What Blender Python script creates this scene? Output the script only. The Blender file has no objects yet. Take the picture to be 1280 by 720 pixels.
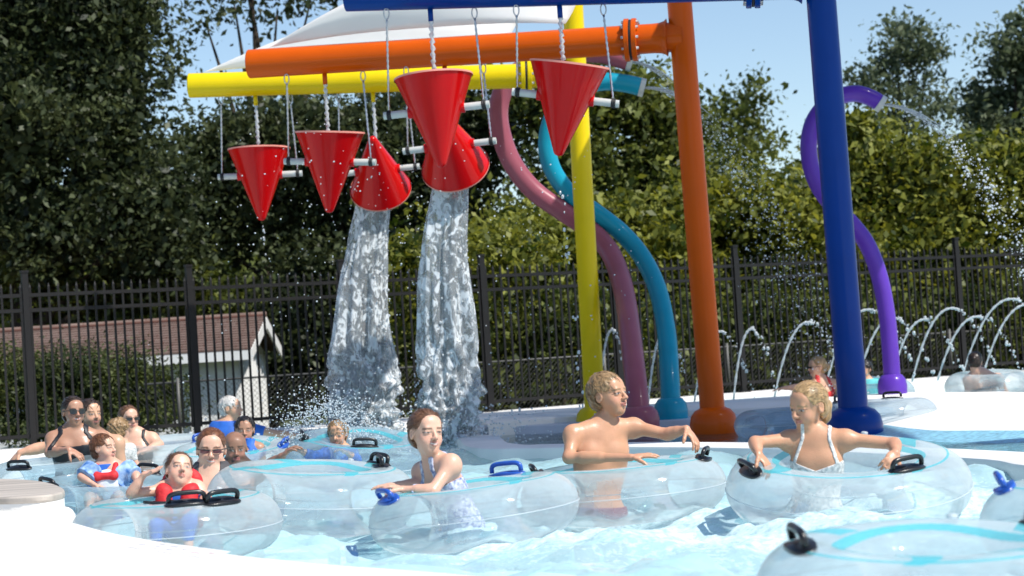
import bpy, math, random
import numpy as np
from mathutils import Vector, Matrix

random.seed(7); RNG = np.random.default_rng(7)
R = math.radians
SC = bpy.context.scene
COL = SC.collection

# ------------------------------------------------------------------ camera
CAMZ, FPX = 0.80, 2400.0
PITCH, ROLL = R(2.0), R(3.6)
fw = Vector((0, math.cos(PITCH), math.sin(PITCH)))
r0 = Vector((1, 0, 0)); u0 = Vector((0, -math.sin(PITCH), math.cos(PITCH)))
rt = r0 * math.cos(ROLL) - u0 * math.sin(ROLL)
up = r0 * math.sin(ROLL) + u0 * math.cos(ROLL)
cam = bpy.data.cameras.new('camera'); cam_o = bpy.data.objects.new('camera', cam); COL.objects.link(cam_o)
cam.sensor_width = 36.0; cam.lens = 36.0 * FPX / 1280.0
cam.clip_start = 0.1; cam.clip_end = 3000
m = Matrix((( rt.x, up.x, -fw.x, 0), (rt.y, up.y, -fw.y, 0), (rt.z, up.z, -fw.z, CAMZ), (0, 0, 0, 1)))
cam_o.matrix_world = m
cam.dof.use_dof = True; cam.dof.focus_distance = 11.0; cam.dof.aperture_fstop = 4.0
SC.camera = cam_o

# ------------------------------------------------------------------ light
SUN = Vector((0.50, -0.36, 0.80)).normalized()
world = bpy.data.worlds.new('World'); SC.world = world; world.use_nodes = True
nt = world.node_tree; nt.nodes.clear()
sky = nt.nodes.new('ShaderNodeTexSky'); sky.sky_type = 'NISHITA'; sky.sun_disc = False
sky.sun_elevation = math.asin(SUN.z); sky.sun_rotation = math.atan2(SUN.x, SUN.y)
sky.air_density = 1.0; sky.dust_density = 0.15; sky.ozone_density = 1.5
bg = nt.nodes.new('ShaderNodeBackground'); bg.inputs[1].default_value = 0.12
out = nt.nodes.new('ShaderNodeOutputWorld')
nt.links.new(sky.outputs[0], bg.inputs[0]); nt.links.new(bg.outputs[0], out.inputs[0])
sun = bpy.data.lights.new('sun', 'SUN'); sun.energy = 4.6; sun.angle = R(0.55); sun.color = (1, 0.955, 0.88)
sun_o = bpy.data.objects.new('sun', sun); COL.objects.link(sun_o)
sun_o.rotation_euler = (-SUN).to_track_quat('-Z', 'Y').to_euler(); sun_o.location = (20, -5, 30)
vs = SC.view_settings; vs.view_transform = 'Standard'; vs.look = 'None'; vs.exposure = 0.35; vs.gamma = 1.0
cy = SC.cycles
cy.use_denoising = True
cy.max_bounces = 10; cy.transparent_max_bounces = 40; cy.transmission_bounces = 8; cy.glossy_bounces = 4; cy.diffuse_bounces = 3
cy.caustics_reflective = False; cy.caustics_refractive = False
cy.sample_clamp_indirect = 6.0

# ------------------------------------------------------------------ pixel -> place helpers (1280 x 720)
CAM = Vector((0, 0, CAMZ))
def ray(px, py): return fw + rt * ((px - 640) / FPX) - up * ((py - 360) / FPX)
def P(px, py, Y):
    d = ray(px, py); return CAM + d * (Y / d.y)
def G(px, py, z=0.0):
    d = ray(px, py); return CAM + d * ((z - CAMZ) / d.z)
def SCL(Y): return FPX / Y

# ------------------------------------------------------------------ materials
def newmat(name):
    mt = bpy.data.materials.new(name); mt.use_nodes = True
    n = mt.node_tree; n.nodes.clear()
    o = n.nodes.new('ShaderNodeOutputMaterial')
    return mt, n, o
def N(n, t, **kw):
    x = n.nodes.new(t)
    for k, v in kw.items():
        if k.startswith('i_'):
            key = k[2:]
            x.inputs[int(key) if key.isdigit() else key.replace('_', ' ')].default_value = v
        else: setattr(x, k, v)
    return x
def L(n, a, b): n.links.new(a, b)
def c4(c): return (c[0], c[1], c[2], 1.0)
def pm(name, col, rough=0.5, spec=0.5, var=0.12, scale=6.0, bump=0.0, bscale=40.0, metal=0.0, coat=0.0, stretch=None, col2=None, sss=0.0, detail=6.0):
    mt, n, o = newmat(name)
    b = N(n, 'ShaderNodeBsdfPrincipled'); L(n, b.outputs[0], o.inputs[0])
    b.inputs['Roughness'].default_value = rough; b.inputs['Metallic'].default_value = metal
    b.inputs['Specular IOR Level'].default_value = spec; b.inputs['Coat Weight'].default_value = coat
    b.inputs['Coat Roughness'].default_value = 0.05
    tc = N(n, 'ShaderNodeTexCoord'); mp = N(n, 'ShaderNodeMapping'); L(n, tc.outputs['Object'], mp.inputs[0])
    if stretch: mp.inputs['Scale'].default_value = stretch
    nz = N(n, 'ShaderNodeTexNoise'); nz.inputs['Scale'].default_value = scale; nz.inputs['Detail'].default_value = detail
    L(n, mp.outputs[0], nz.inputs['Vector'])
    rp = N(n, 'ShaderNodeValToRGB')
    a = tuple(max(0, x * (1 - var)) for x in col); c = col2 or tuple(min(1, x * (1 + var)) for x in col)
    rp.color_ramp.elements[0].position = 0.3; rp.color_ramp.elements[1].position = 0.7
    rp.color_ramp.elements[0].color = c4(a); rp.color_ramp.elements[1].color = c4(c)
    L(n, nz.outputs[0], rp.inputs[0]); L(n, rp.outputs[0], b.inputs['Base Color'])
    if bump:
        nb = N(n, 'ShaderNodeTexNoise'); nb.inputs['Scale'].default_value = bscale; nb.inputs['Detail'].default_value = 4
        L(n, mp.outputs[0], nb.inputs['Vector'])
        bp = N(n, 'ShaderNodeBump'); bp.inputs['Strength'].default_value = bump; bp.inputs['Distance'].default_value = 0.02
        L(n, nb.outputs[0], bp.inputs['Height']); L(n, bp.outputs[0], b.inputs['Normal'])
    return mt

M = {}
M['deck'] = pm('deck_concrete', (0.80, 0.78, 0.74), 0.75, 0.3, 0.05, 1.3, 0.15, 60)
M['ledge_cap'] = pm('ledge_cap_stone', (0.44, 0.39, 0.34), 0.6, 0.4, 0.28, 2.0, 0.2, 30, stretch=(0.6, 6, 1))
M['lawn'] = pm('lawn_soil', (0.07, 0.085, 0.03), 0.9, 0.2, 0.5, 1.2, 0.6, 20)
M['earth'] = pm('earth', (0.12, 0.11, 0.07), 0.9, 0.2, 0.3, 0.2)
M['floor'] = pm('pool_plaster', (0.72, 0.90, 0.94), 0.6, 0.3, 0.05, 1.5)
M['padfloor'] = pm('pad_plaster', (0.48, 0.65, 0.74), 0.6, 0.3, 0.12, 2.0)
M['shadestep'] = pm('shade_tinted_step', (0.50, 0.53, 0.60), 0.35, 0.5, 0.1, 2.0)  # grey-lavender base stands in for shade lying on the step
M['coping'] = pm('coping_concrete', (0.78, 0.77, 0.74), 0.6, 0.35, 0.07, 2.5, 0.1, 50)
M['bluetile'] = pm('blue_waterline', (0.25, 0.52, 0.64), 0.3, 0.5, 0.35, 9.0, stretch=(3, 3, 1))
M['yellow'] = pm('yellow_paint', (0.72, 0.54, 0.004), 0.32, 0.15, 0.04, 3.0, coat=0.12)
M['orange'] = pm('orange_paint', (0.58, 0.085, 0.002), 0.3, 0.12, 0.05, 3.0, coat=0.12)
M['blue'] = pm('blue_paint', (0.001, 0.036, 0.22), 0.3, 0.10, 0.06, 3.0, coat=0.12)
M['pink'] = pm('faded_rose_paint', (0.30, 0.085, 0.12), 0.32, 0.2, 0.07, 4.0, coat=0.12)
M['teal'] = pm('teal_paint', (0.008, 0.27, 0.40), 0.3, 0.2, 0.06, 4.0, coat=0.12)
M['purple'] = pm('purple_paint', (0.10, 0.035, 0.36), 0.3, 0.2, 0.06, 4.0, coat=0.12)
M['red'] = pm('red_bucket_gelcoat', (0.55, 0.002, 0.003), 0.25, 0.12, 0.05, 5.0, coat=0.22)
M['rededge'] = pm('bucket_rim_edge', (0.75, 0.28, 0.22), 0.4)
M['pvc'] = pm('white_pvc', (0.50, 0.52, 0.50), 0.4, 0.5, 0.06, 9)
M['steel'] = pm('galvanised_steel', (0.55, 0.56, 0.58), 0.35, 0.5, 0.15, 40, metal=0.9)
M['gasket'] = pm('rubber_gasket', (0.012, 0.012, 0.014), 0.6)
M['fence'] = pm('bronze_powdercoat', (0.009, 0.008, 0.008), 0.5, 0.3, 0.1, 6)
M['wire'] = pm('chainlink_wire', (0.10, 0.10, 0.095), 0.5, 0.5, 0.1, 6)
M['siding'] = pm('white_siding', (0.74, 0.75, 0.76), 0.6, 0.3, 0.05, 3, stretch=(1, 1, 8))
M['trim'] = pm('white_trim', (0.80, 0.80, 0.79), 0.5, 0.3, 0.04, 3)
M['dark'] = pm('dark_opening', (0.02, 0.02, 0.02), 0.8)
M['black'] = pm('black_handle_plastic', (0.012, 0.012, 0.014), 0.3, 0.5, 0.15, 20)
M['bluep'] = pm('blue_handle_plastic', (0.02, 0.09, 0.42), 0.3, 0.5, 0.1, 20)
M['bark'] = pm('bark', (0.055, 0.042, 0.032), 0.9, 0.2, 0.35, 3, 0.8, 12, stretch=(4, 4, 0.6))

def roof_mat():
    mt, n, o = newmat('red_shingle')
    b = N(n, 'ShaderNodeBsdfPrincipled', i_Roughness=0.85); L(n, b.outputs[0], o.inputs[0])
    g = N(n, 'ShaderNodeNewGeometry'); tc = N(n, 'ShaderNodeTexCoord')
    br = N(n, 'ShaderNodeTexBrick'); br.inputs['Scale'].default_value = 1.0
    br.inputs['Brick Width'].default_value = 0.32; br.inputs['Row Height'].default_value = 0.145; br.inputs['Mortar Size'].default_value = 0.008
    br.inputs['Color1'].default_value = (0.165, 0.105, 0.085, 1); br.inputs['Color2'].default_value = (0.225, 0.155, 0.13, 1); br.inputs['Mortar'].default_value = (0.14, 0.06, 0.045, 1)
    L(n, tc.outputs['Object'], br.inputs['Vector'])
    nz = N(n, 'ShaderNodeTexNoise', i_Scale=3.0); L(n, tc.outputs['Object'], nz.inputs['Vector'])
    mx = N(n, 'ShaderNodeMix', data_type='RGBA', blend_type='MULTIPLY'); mx.inputs[0].default_value = 0.4
    L(n, br.outputs[0], mx.inputs[6]); L(n, nz.outputs[0], mx.inputs[7]); L(n, mx.outputs[2], b.inputs['Base Color'])
    return mt
M['roof'] = roof_mat()

def leaf_mat(name, c1, c2, trans=0.35, rough=0.42, spec=0.4):
    mt, n, o = newmat(name)
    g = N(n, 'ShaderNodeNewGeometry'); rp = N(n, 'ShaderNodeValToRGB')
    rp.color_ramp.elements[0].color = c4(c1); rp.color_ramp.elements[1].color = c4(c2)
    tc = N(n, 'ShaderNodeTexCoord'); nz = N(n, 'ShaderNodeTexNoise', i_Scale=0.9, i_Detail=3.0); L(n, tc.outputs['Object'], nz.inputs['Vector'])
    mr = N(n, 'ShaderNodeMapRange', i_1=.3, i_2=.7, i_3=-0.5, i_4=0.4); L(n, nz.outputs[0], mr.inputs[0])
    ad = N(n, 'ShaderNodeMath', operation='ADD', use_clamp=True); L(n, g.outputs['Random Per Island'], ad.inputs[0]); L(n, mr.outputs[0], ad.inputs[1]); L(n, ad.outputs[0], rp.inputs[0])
    b = N(n, 'ShaderNodeBsdfPrincipled', i_Roughness=rough); b.inputs['Specular IOR Level'].default_value = spec
    t = N(n, 'ShaderNodeBsdfTranslucent')
    hs = N(n, 'ShaderNodeHueSaturation', i_Value=1.5, i_Saturation=1.1, i_Hue=0.485)
    L(n, rp.outputs[0], hs.inputs['Color']); L(n, hs.outputs[0], t.inputs[0]); L(n, rp.outputs[0], b.inputs['Base Color'])
    mx = N(n, 'ShaderNodeMixShader', i_0=trans); L(n, b.outputs[0], mx.inputs[1]); L(n, t.outputs[0], mx.inputs[2]); L(n, mx.outputs[0], o.inputs[0])
    return mt
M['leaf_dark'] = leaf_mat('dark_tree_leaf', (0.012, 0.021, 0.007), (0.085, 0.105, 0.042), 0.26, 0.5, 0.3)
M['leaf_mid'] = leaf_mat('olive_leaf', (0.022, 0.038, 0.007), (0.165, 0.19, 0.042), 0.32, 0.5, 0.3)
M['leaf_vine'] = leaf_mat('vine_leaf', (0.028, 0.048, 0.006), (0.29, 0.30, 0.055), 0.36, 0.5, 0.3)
M['leaf_gray'] = leaf_mat('grey_green_leaf', (0.06, 0.085, 0.045), (0.15, 0.18, 0.10), 0.35, 0.55, 0.3)
M['leaf_juniper'] = leaf_mat('juniper_needle', (0.025, 0.040, 0.010), (0.10, 0.12, 0.025), 0.2, 0.6)

def water_mat():
    mt, n, o = newmat('pool_water')
    tc = N(n, 'ShaderNodeTexCoord')
    n1 = N(n, 'ShaderNodeTexNoise', i_Scale=14.0, i_Detail=3.0); L(n, tc.outputs['Object'], n1.inputs['Vector'])
    bp = N(n, 'ShaderNodeBump', i_Strength=0.6, i_Distance=0.02); L(n, n1.outputs[0], bp.inputs['Height'])
    fr = N(n, 'ShaderNodeFresnel', i_IOR=1.33); L(n, bp.outputs[0], fr.inputs['Normal'])
    tr = N(n, 'ShaderNodeBsdfTransparent'); tr.inputs[0].default_value = (0.80, 0.95, 0.98, 1)
    gl = N(n, 'ShaderNodeBsdfGlossy', i_Roughness=0.03); L(n, bp.outputs[0], gl.inputs['Normal'])
    mx = N(n, 'ShaderNodeMixShader'); L(n, fr.outputs[0], mx.inputs[0]); L(n, tr.outputs[0], mx.inputs[1]); L(n, gl.outputs[0], mx.inputs[2])
    # foam: churned white water where the mesh attribute says so
    at = N(n, 'ShaderNodeAttribute', attribute_name='foam')
    nf = N(n, 'ShaderNodeTexNoise', i_Scale=26.0, i_Detail=6.0, i_Roughness=0.65); L(n, tc.outputs['Object'], nf.inputs['Vector'])
    ad = N(n, 'ShaderNodeMath', operation='ADD'); L(n, nf.outputs[0], ad.inputs[0]); L(n, at.outputs['Fac'], ad.inputs[1])
    mr = N(n, 'ShaderNodeMapRange', i_1=0.86, i_2=1.15, i_4=0.8); L(n, ad.outputs[0], mr.inputs[0])
    df = N(n, 'ShaderNodeBsdfDiffuse'); df.inputs[0].default_value = (0.80, 0.88, 0.90, 1); L(n, bp.outputs[0], df.inputs['Normal'])
    m2 = N(n, 'ShaderNodeMixShader'); L(n, mr.outputs[0], m2.inputs[0]); L(n, mx.outputs[0], m2.inputs[1]); L(n, df.outputs[0], m2.inputs[2])
    aa = N(n, 'ShaderNodeAttribute', attribute_name='aer')
    dd = N(n, 'ShaderNodeBsdfDiffuse'); dd.inputs[0].default_value = (0.60, 0.87, 0.93, 1); L(n, bp.outputs[0], dd.inputs['Normal'])
    m3 = N(n, 'ShaderNodeMixShader'); L(n, aa.outputs['Fac'], m3.inputs[0]); L(n, m2.outputs[0], m3.inputs[1]); L(n, dd.outputs[0], m3.inputs[2])
    L(n, m3.outputs[0], o.inputs[0])
    return mt
M['water'] = water_mat()

def vinyl_mat(name, tint, milk, milkcol):
    mt, n, o = newmat(name)
    tc = N(n, 'ShaderNodeTexCoord')
    n1 = N(n, 'ShaderNodeTexNoise', i_Scale=9.0, i_Detail=2.0); L(n, tc.outputs['Object'], n1.inputs['Vector'])
    bp = N(n, 'ShaderNodeBump', i_Strength=0.25, i_Distance=0.02); L(n, n1.outputs[0], bp.inputs['Height'])
    lw = N(n, 'ShaderNodeLayerWeight', i_Blend=0.35); L(n, bp.outputs[0], lw.inputs['Normal'])
    tr = N(n, 'ShaderNodeBsdfTransparent'); tr.inputs[0].default_value = c4(tint)
    df = N(n, 'ShaderNodeBsdfDiffuse'); df.inputs[0].default_value = c4(milkcol)
    tl = N(n, 'ShaderNodeBsdfTranslucent'); tl.inputs[0].default_value = c4(milkcol)
    md = N(n, 'ShaderNodeMixShader', i_0=0.68); L(n, df.outputs[0], md.inputs[1]); L(n, tl.outputs[0], md.inputs[2])
    n2 = N(n, 'ShaderNodeTexNoise', i_Scale=5.0, i_Detail=5.0); L(n, tc.outputs['Object'], n2.inputs['Vector'])
    mm = N(n, 'ShaderNodeMath', operation='MULTIPLY_ADD', i_1=0.34); L(n, lw.outputs['Facing'], mm.inputs[0])
    m3 = N(n, 'ShaderNodeMath', operation='MULTIPLY', i_1=milk * 2); L(n, n2.outputs[0], m3.inputs[0]); L(n, m3.outputs[0], mm.inputs[2])
    mx = N(n, 'ShaderNodeMixShader'); L(n, mm.outputs[0], mx.inputs[0]); L(n, tr.outputs[0], mx.inputs[1]); L(n, md.outputs[0], mx.inputs[2])
    gl = N(n, 'ShaderNodeBsdfGlossy', i_Roughness=0.10); L(n, bp.outputs[0], gl.inputs['Normal'])
    fr = N(n, 'ShaderNodeFresnel', i_IOR=1.45); L(n, bp.outputs[0], fr.inputs['Normal'])
    f2 = N(n, 'ShaderNodeMath', operation='MULTIPLY', i_1=0.45); L(n, fr.outputs[0], f2.inputs[0])
    m4 = N(n, 'ShaderNodeMixShader'); L(n, f2.outputs[0], m4.inputs[0]); L(n, mx.outputs[0], m4.inputs[1]); L(n, gl.outputs[0], m4.inputs[2])
    L(n, m4.outputs[0], o.inputs[0]); return mt
M['vinyl'] = vinyl_mat('clear_vinyl', (0.97, 0.99, 1.0), 0.26, (0.95, 0.965, 0.97))
M['vinylb'] = vinyl_mat('bluish_shade_vinyl', (0.88, 0.945, 0.98), 0.14, (0.76, 0.86, 0.92))  # darker bluish copy of the clear vinyl, shade on far tubes painted in

def film_mat(name, col, tr):
    mt, n, o = newmat(name)
    b = N(n, 'ShaderNodeBsdfPrincipled', i_Roughness=0.3); tc = N(n, 'ShaderNodeTexCoord'); nz = N(n, 'ShaderNodeTexNoise', i_Scale=6.0, i_Detail=4.0); L(n, tc.outputs['Object'], nz.inputs['Vector'])
    rp = N(n, 'ShaderNodeValToRGB'); rp.color_ramp.elements[0].color = c4(tuple(x * .85 for x in col)); rp.color_ramp.elements[1].color = c4(col); L(n, nz.outputs[0], rp.inputs[0]); L(n, rp.outputs[0], b.inputs['Base Color'])
    t = N(n, 'ShaderNodeBsdfTransparent'); t.inputs[0].default_value = c4(tuple(min(1, .45 + .6 * x) for x in col))
    m_ = N(n, 'ShaderNodeMixShader', i_0=tr); L(n, b.outputs[0], m_.inputs[1]); L(n, t.outputs[0], m_.inputs[2]); L(n, m_.outputs[0], o.inputs[0]); return mt
M['cyan'] = film_mat('cyan_vinyl_print', (0.12, 0.68, 0.76), 0.62)
M['seam'] = film_mat('vinyl_seam', (0.80, 0.85, 0.88), 0.55)
def glassw(name, milk=0.08, rough=0.02, flecks=False):
    mt, n, o = newmat(name)
    g = N(n, 'ShaderNodeBsdfGlass', i_Roughness=rough, i_IOR=1.33); g.inputs[0].default_value = (0.97, 0.99, 1, 1)
    t = N(n, 'ShaderNodeBsdfTransparent')
    d = N(n, 'ShaderNodeBsdfDiffuse'); d.inputs[0].default_value = (0.90, 0.95, 0.98, 1)
    tl = N(n, 'ShaderNodeBsdfTranslucent'); tl.inputs[0].default_value = (0.82, 0.9, 0.95, 1)
    ms = N(n, 'ShaderNodeMixShader', i_0=0.3); L(n, d.outputs[0], ms.inputs[1]); L(n, tl.outputs[0], ms.inputs[2])
    m0 = N(n, 'ShaderNodeMixShader', i_0=0.15); L(n, g.outputs[0], m0.inputs[1]); L(n, t.outputs[0], m0.inputs[2])
    m1 = N(n, 'ShaderNodeMixShader', i_0=milk)
    if flecks:
        tc = N(n, 'ShaderNodeTexCoord'); nz = N(n, 'ShaderNodeTexNoise', i_Scale=13.0, i_Detail=3.5, i_Roughness=0.6, i_Distortion=1.2); mpp = N(n, 'ShaderNodeMapping'); mpp.inputs['Scale'].default_value = (1, 1, 0.6); L(n, tc.outputs['Object'], mpp.inputs[0]); L(n, mpp.outputs[0], nz.inputs['Vector'])
        mr = N(n, 'ShaderNodeMapRange', i_1=0.50, i_2=0.58, i_3=milk, i_4=0.95); L(n, nz.outputs[0], mr.inputs[0]); L(n, mr.outputs[0], m1.inputs[0])
    L(n, m0.outputs[0], m1.inputs[1]); L(n, ms.outputs[0], m1.inputs[2]); L(n, m1.outputs[0], o.inputs[0])
    return mt
M['pour'] = glassw('falling_water', 0.22, rough=0.05, flecks=True)
M['drop'] = glassw('water_drops', 0.75)
M['jet'] = glassw('water_jet', 0.55)

def sail_mat(name, col, tr):
    mt, n, o = newmat(name)
    tc = N(n, 'ShaderNodeTexCoord'); wv = N(n, 'ShaderNodeTexNoise', i_Scale=2.5, i_Detail=3.0); L(n, tc.outputs['Object'], wv.inputs['Vector'])
    rp = N(n, 'ShaderNodeValToRGB'); rp.color_ramp.elements[0].color = c4(tuple(x * 0.92 for x in col)); rp.color_ramp.elements[1].color = c4(col); L(n, wv.outputs[0], rp.inputs[0])
    d = N(n, 'ShaderNodeBsdfDiffuse'); t = N(n, 'ShaderNodeBsdfTranslucent'); x = N(n, 'ShaderNodeBsdfTransparent')
    L(n, rp.outputs[0], d.inputs[0]); L(n, rp.outputs[0], t.inputs[0])
    a = N(n, 'ShaderNodeMixShader', i_0=0.38); L(n, d.outputs[0], a.inputs[1]); L(n, t.outputs[0], a.inputs[2])
    b = N(n, 'ShaderNodeMixShader', i_0=tr); L(n, a.outputs[0], b.inputs[1]); L(n, x.outputs[0], b.inputs[2]); L(n, b.outputs[0], o.inputs[0])
    return mt
M['sail'] = sail_mat('white_mesh_sail', (0.92, 0.91, 0.89), 0.08)
M['sail_blue'] = sail_mat('blue_mesh_sail', (0.03, 0.12, 0.36), 0.24)

# ------------------------------------------------------------------ mesh builder
LOC = {}
def tag(o, label=None, cat=None, group=None, kind=None):
    if label: o['label'] = label
    if cat: o['category'] = cat
    if group: o['group'] = group
    if kind: o['kind'] = kind
    return o
def empty(name, loc, label=None, cat=None, group=None, rot=None):
    o = bpy.data.objects.new(name, None); COL.objects.link(o); o.location = loc; o.empty_display_size = 0.1
    LOC[o] = Vector(loc)
    if rot is not None: o.rotation_euler = rot; LOC[o] = Vector((0, 0, 0))
    return tag(o, label, cat, group)
def mesh_obj(name, me, parent=None):
    o = bpy.data.objects.new(name, me); COL.objects.link(o)
    if parent is not None: o.parent = parent; LOC[o] = LOC.get(parent, Vector((0, 0, 0)))
    return o
class MB:
    def __init__(s): s.v = []; s.f = []; s.n = 0
    def add(s, v, f):
        v = np.asarray(v, dtype=float).reshape(-1, 3)
        s.v.append(v); n = s.n
        s.f.extend([tuple(i + n for i in q) for q in f]); s.n += len(v)
    def box(s, c, half, ax=None):
        c = np.array(c, float); ax = np.eye(3) if ax is None else np.array(ax, float)
        vs_ = []
        for dx in (-1, 1):
            for dy in (-1, 1):
                for dz in (-1, 1): vs_.append(c + ax[0] * half[0] * dx + ax[1] * half[1] * dy + ax[2] * half[2] * dz)
        s.add(vs_, [(0, 1, 3, 2), (4, 6, 7, 5), (0, 4, 5, 1), (2, 3, 7, 6), (0, 2, 6, 4), (1, 5, 7, 3)])
    def tube(s, path, rad, n=10, caps=True, sq=None):
        p = np.array([tuple(q) for q in path], float); k = len(p)
        rad = [rad] * k if np.isscalar(rad) else list(rad)
        t = np.gradient(p, axis=0) if k > 2 else np.repeat((p[-1] - p[0])[None], k, 0)
        t /= np.linalg.norm(t, axis=1)[:, None] + 1e-12
        ref = np.array([0, 0, 1.0]) if abs(t[0][2]) < 0.9 else np.array([1.0, 0, 0])
        a = np.cross(ref, t[0]); a /= np.linalg.norm(a)
        V = []; ang = np.linspace(0, 2 * math.pi, n, endpoint=False)
        for i in range(k):
            a = a - t[i] * np.dot(a, t[i]); a /= np.linalg.norm(a); b = np.cross(t[i], a)
            V.append(p[i] + rad[i] * (np.cos(ang)[:, None] * a + np.sin(ang)[:, None] * b))
        V = np.concatenate(V); F = []
        for i in range(k - 1):
            for j in range(n):
                j2 = (j + 1) % n; F.append((i * n + j, i * n + j2, (i + 1) * n + j2, (i + 1) * n + j))
        if caps: F.append(tuple(range(n - 1, -1, -1))); F.append(tuple((k - 1) * n + j for j in range(n)))
        s.add(V, F)
    def lathe(s, c, prof, ax=(0, 0, 1), n=28, cap=False):
        ax = np.array(ax, float); ax /= np.linalg.norm(ax)
        ref = np.array([1.0, 0, 0]) if abs(ax[0]) < 0.9 else np.array([0, 1.0, 0])
        a = np.cross(ax, ref); a /= np.linalg.norm(a); b = np.cross(ax, a); c = np.array(c, float)
        ang = np.linspace(0, 2 * math.pi, n, endpoint=False); V = []
        for (r, h) in prof: V.append(c + ax * h + r * (np.cos(ang)[:, None] * a + np.sin(ang)[:, None] * b))
        V = np.concatenate(V); F = []; k = len(prof)
        for i in range(k - 1):
            for j in range(n):
                j2 = (j + 1) % n; F.append((i * n + j, i * n + j2, (i + 1) * n + j2, (i + 1) * n + j))
        if cap: F.append(tuple(range(n - 1, -1, -1))); F.append(tuple((k - 1) * n + j for j in range(n)))
        s.add(V, F)
    def grid(s, V, wrap_u=False, wrap_v=False):
        V = np.asarray(V, float); a, b = V.shape[:2]; F = []
        for i in range(a if wrap_u else a - 1):
            for j in range(b if wrap_v else b - 1):
                i2 = (i + 1) % a; j2 = (j + 1) % b; F.append((i * b + j, i2 * b + j, i2 * b + j2, i * b + j2))
        s.add(V.reshape(-1, 3), F)
    def build(s, name, mat, parent=None, smooth=True, loc=None, sharp=None):
        me = bpy.data.meshes.new(name); v = np.concatenate(s.v)
        off = LOC.get(parent) if parent is not None else loc
        if off is not None: v = v - np.array(off)
        me.from_pydata(v.tolist(), [], s.f); me.materials.append(M[mat] if isinstance(mat, str) else mat)
        if smooth: me.shade_smooth()
        if smooth and sharp: me.set_sharp_from_angle(angle=R(sharp))
        me.update()
        o = mesh_obj(name, me, parent)
        if parent is None and loc is not None: o.location = loc
        return o
def np_mesh(name, v, quads, mat, parent=None, loc=None, smooth=True):
    """fast mesh from numpy arrays; quads (n,k)"""
    v = np.asarray(v, np.float32); q = np.asarray(quads, np.int32)
    off = LOC.get(parent) if parent is not None else loc
    if off is not None: v = v - np.array(off, np.float32)
    me = bpy.data.meshes.new(name); k = q.shape[1]
    me.vertices.add(len(v)); me.vertices.foreach_set('co', v.astype(np.float32).ravel())
    me.loops.add(q.size); me.loops.foreach_set('vertex_index', q.ravel())
    me.polygons.add(len(q)); me.polygons.foreach_set('loop_start', np.arange(0, q.size, k, dtype=np.int32))
    me.materials.append(M[mat] if isinstance(mat, str) else mat)
    me.update(calc_edges=True)
    if smooth: me.shade_smooth()
    o = mesh_obj(name, me, parent)
    if parent is None and loc is not None: o.location = loc
    return o
def spline(pts, n=8):
    p = [np.array(tuple(q), float) for q in pts]; p = [2 * p[0] - p[1]] + p + [2 * p[-1] - p[-2]]; o = []
    for i in range(1, len(p) - 2):
        for j in range(n):
            t = j / n; a, b, c, d = p[i - 1:i + 3]
            o.append(0.5 * ((2 * b) + (c - a) * t + (2 * a - 5 * b + 4 * c - d) * t * t + (3 * b - a - 3 * c + d) * t ** 3))
    o.append(p[-2]); return np.array(o)
ICO_V = None
def ico():
    t = (1 + 5 ** 0.5) / 2
    v = np.array([(-1, t, 0), (1, t, 0), (-1, -t, 0), (1, -t, 0), (0, -1, t), (0, 1, t), (0, -1, -t), (0, 1, -t), (t, 0, -1), (t, 0, 1), (-t, 0, -1), (-t, 0, 1)], float)
    v /= np.linalg.norm(v[0])
    f = np.array([(0, 11, 5), (0, 5, 1), (0, 1, 7), (0, 7, 10), (0, 10, 11), (1, 5, 9), (5, 11, 4), (11, 10, 2), (10, 7, 6), (7, 1, 8), (3, 9, 4), (3, 4, 2), (3, 2, 6), (3, 6, 8), (3, 8, 9), (4, 9, 5), (2, 4, 11), (6, 2, 10), (8, 6, 7), (9, 8, 1)])
    return v, f
IV, IF = ico()
def drops(name, pos, rad, mat='drop', parent=None, loc=None, stretch=None):
    pos = np.asarray(pos, float); n = len(pos); rad = np.broadcast_to(np.asarray(rad, float), (n,))
    v = IV[None] * rad[:, None, None]
    if stretch is not None: v = v * np.asarray(stretch)[None, None, :] if np.ndim(stretch) == 1 else v * stretch[:, None, :]
    v = v + pos[:, None, :]; f = IF[None] + (np.arange(n) * 12)[:, None, None]
    return np_mesh(name, v.reshape(-1, 3), f.reshape(-1, 3), mat, parent, loc)
from mathutils import noise as mnoise
def V3(*a): return Vector(a)
# ================================================================== SETTING
def flat(name, pts, z, mat):
    mb = MB(); mb.add([(x, y, z) for x, y in pts], [tuple(range(len(pts)))]); return tag(mb.build(name, mat, smooth=False), kind='structure')
flat('ground', [(-1500, -1500), (1500, -1500), (1500, 1500), (-1500, 1500)], -1.6, 'earth')
flat('pool_floor', [(-16, 0), (16, 0), (16, 24), (-16, 24)], -0.85, 'floor')
# fence line
FA = np.array([-5.12, 20.2]); FD = np.array([1.591, 0.818]); BAY = float(np.linalg.norm(FD)); FU = FD / BAY; FN = np.array([-FU[1], FU[0]])
def fl(k, off=0.0): q = FA + FD * k + FN * off; return q
# lawn behind the fence
mb = MB(); rows = []
for b, z in ((0.22, 0.13), (1.5, 0.1), (4, -0.35), (9, -1.05), (40, -1.1), (900, -1.1)):
    rows.append([[*(FA + FU * a + FN * b), z] for a in np.concatenate([[-700, -60], np.linspace(-14, 30, 45), [90, 700]])])
mb.grid(np.array(rows)); tag(mb.build('lawn', 'lawn'), kind='structure')

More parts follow.
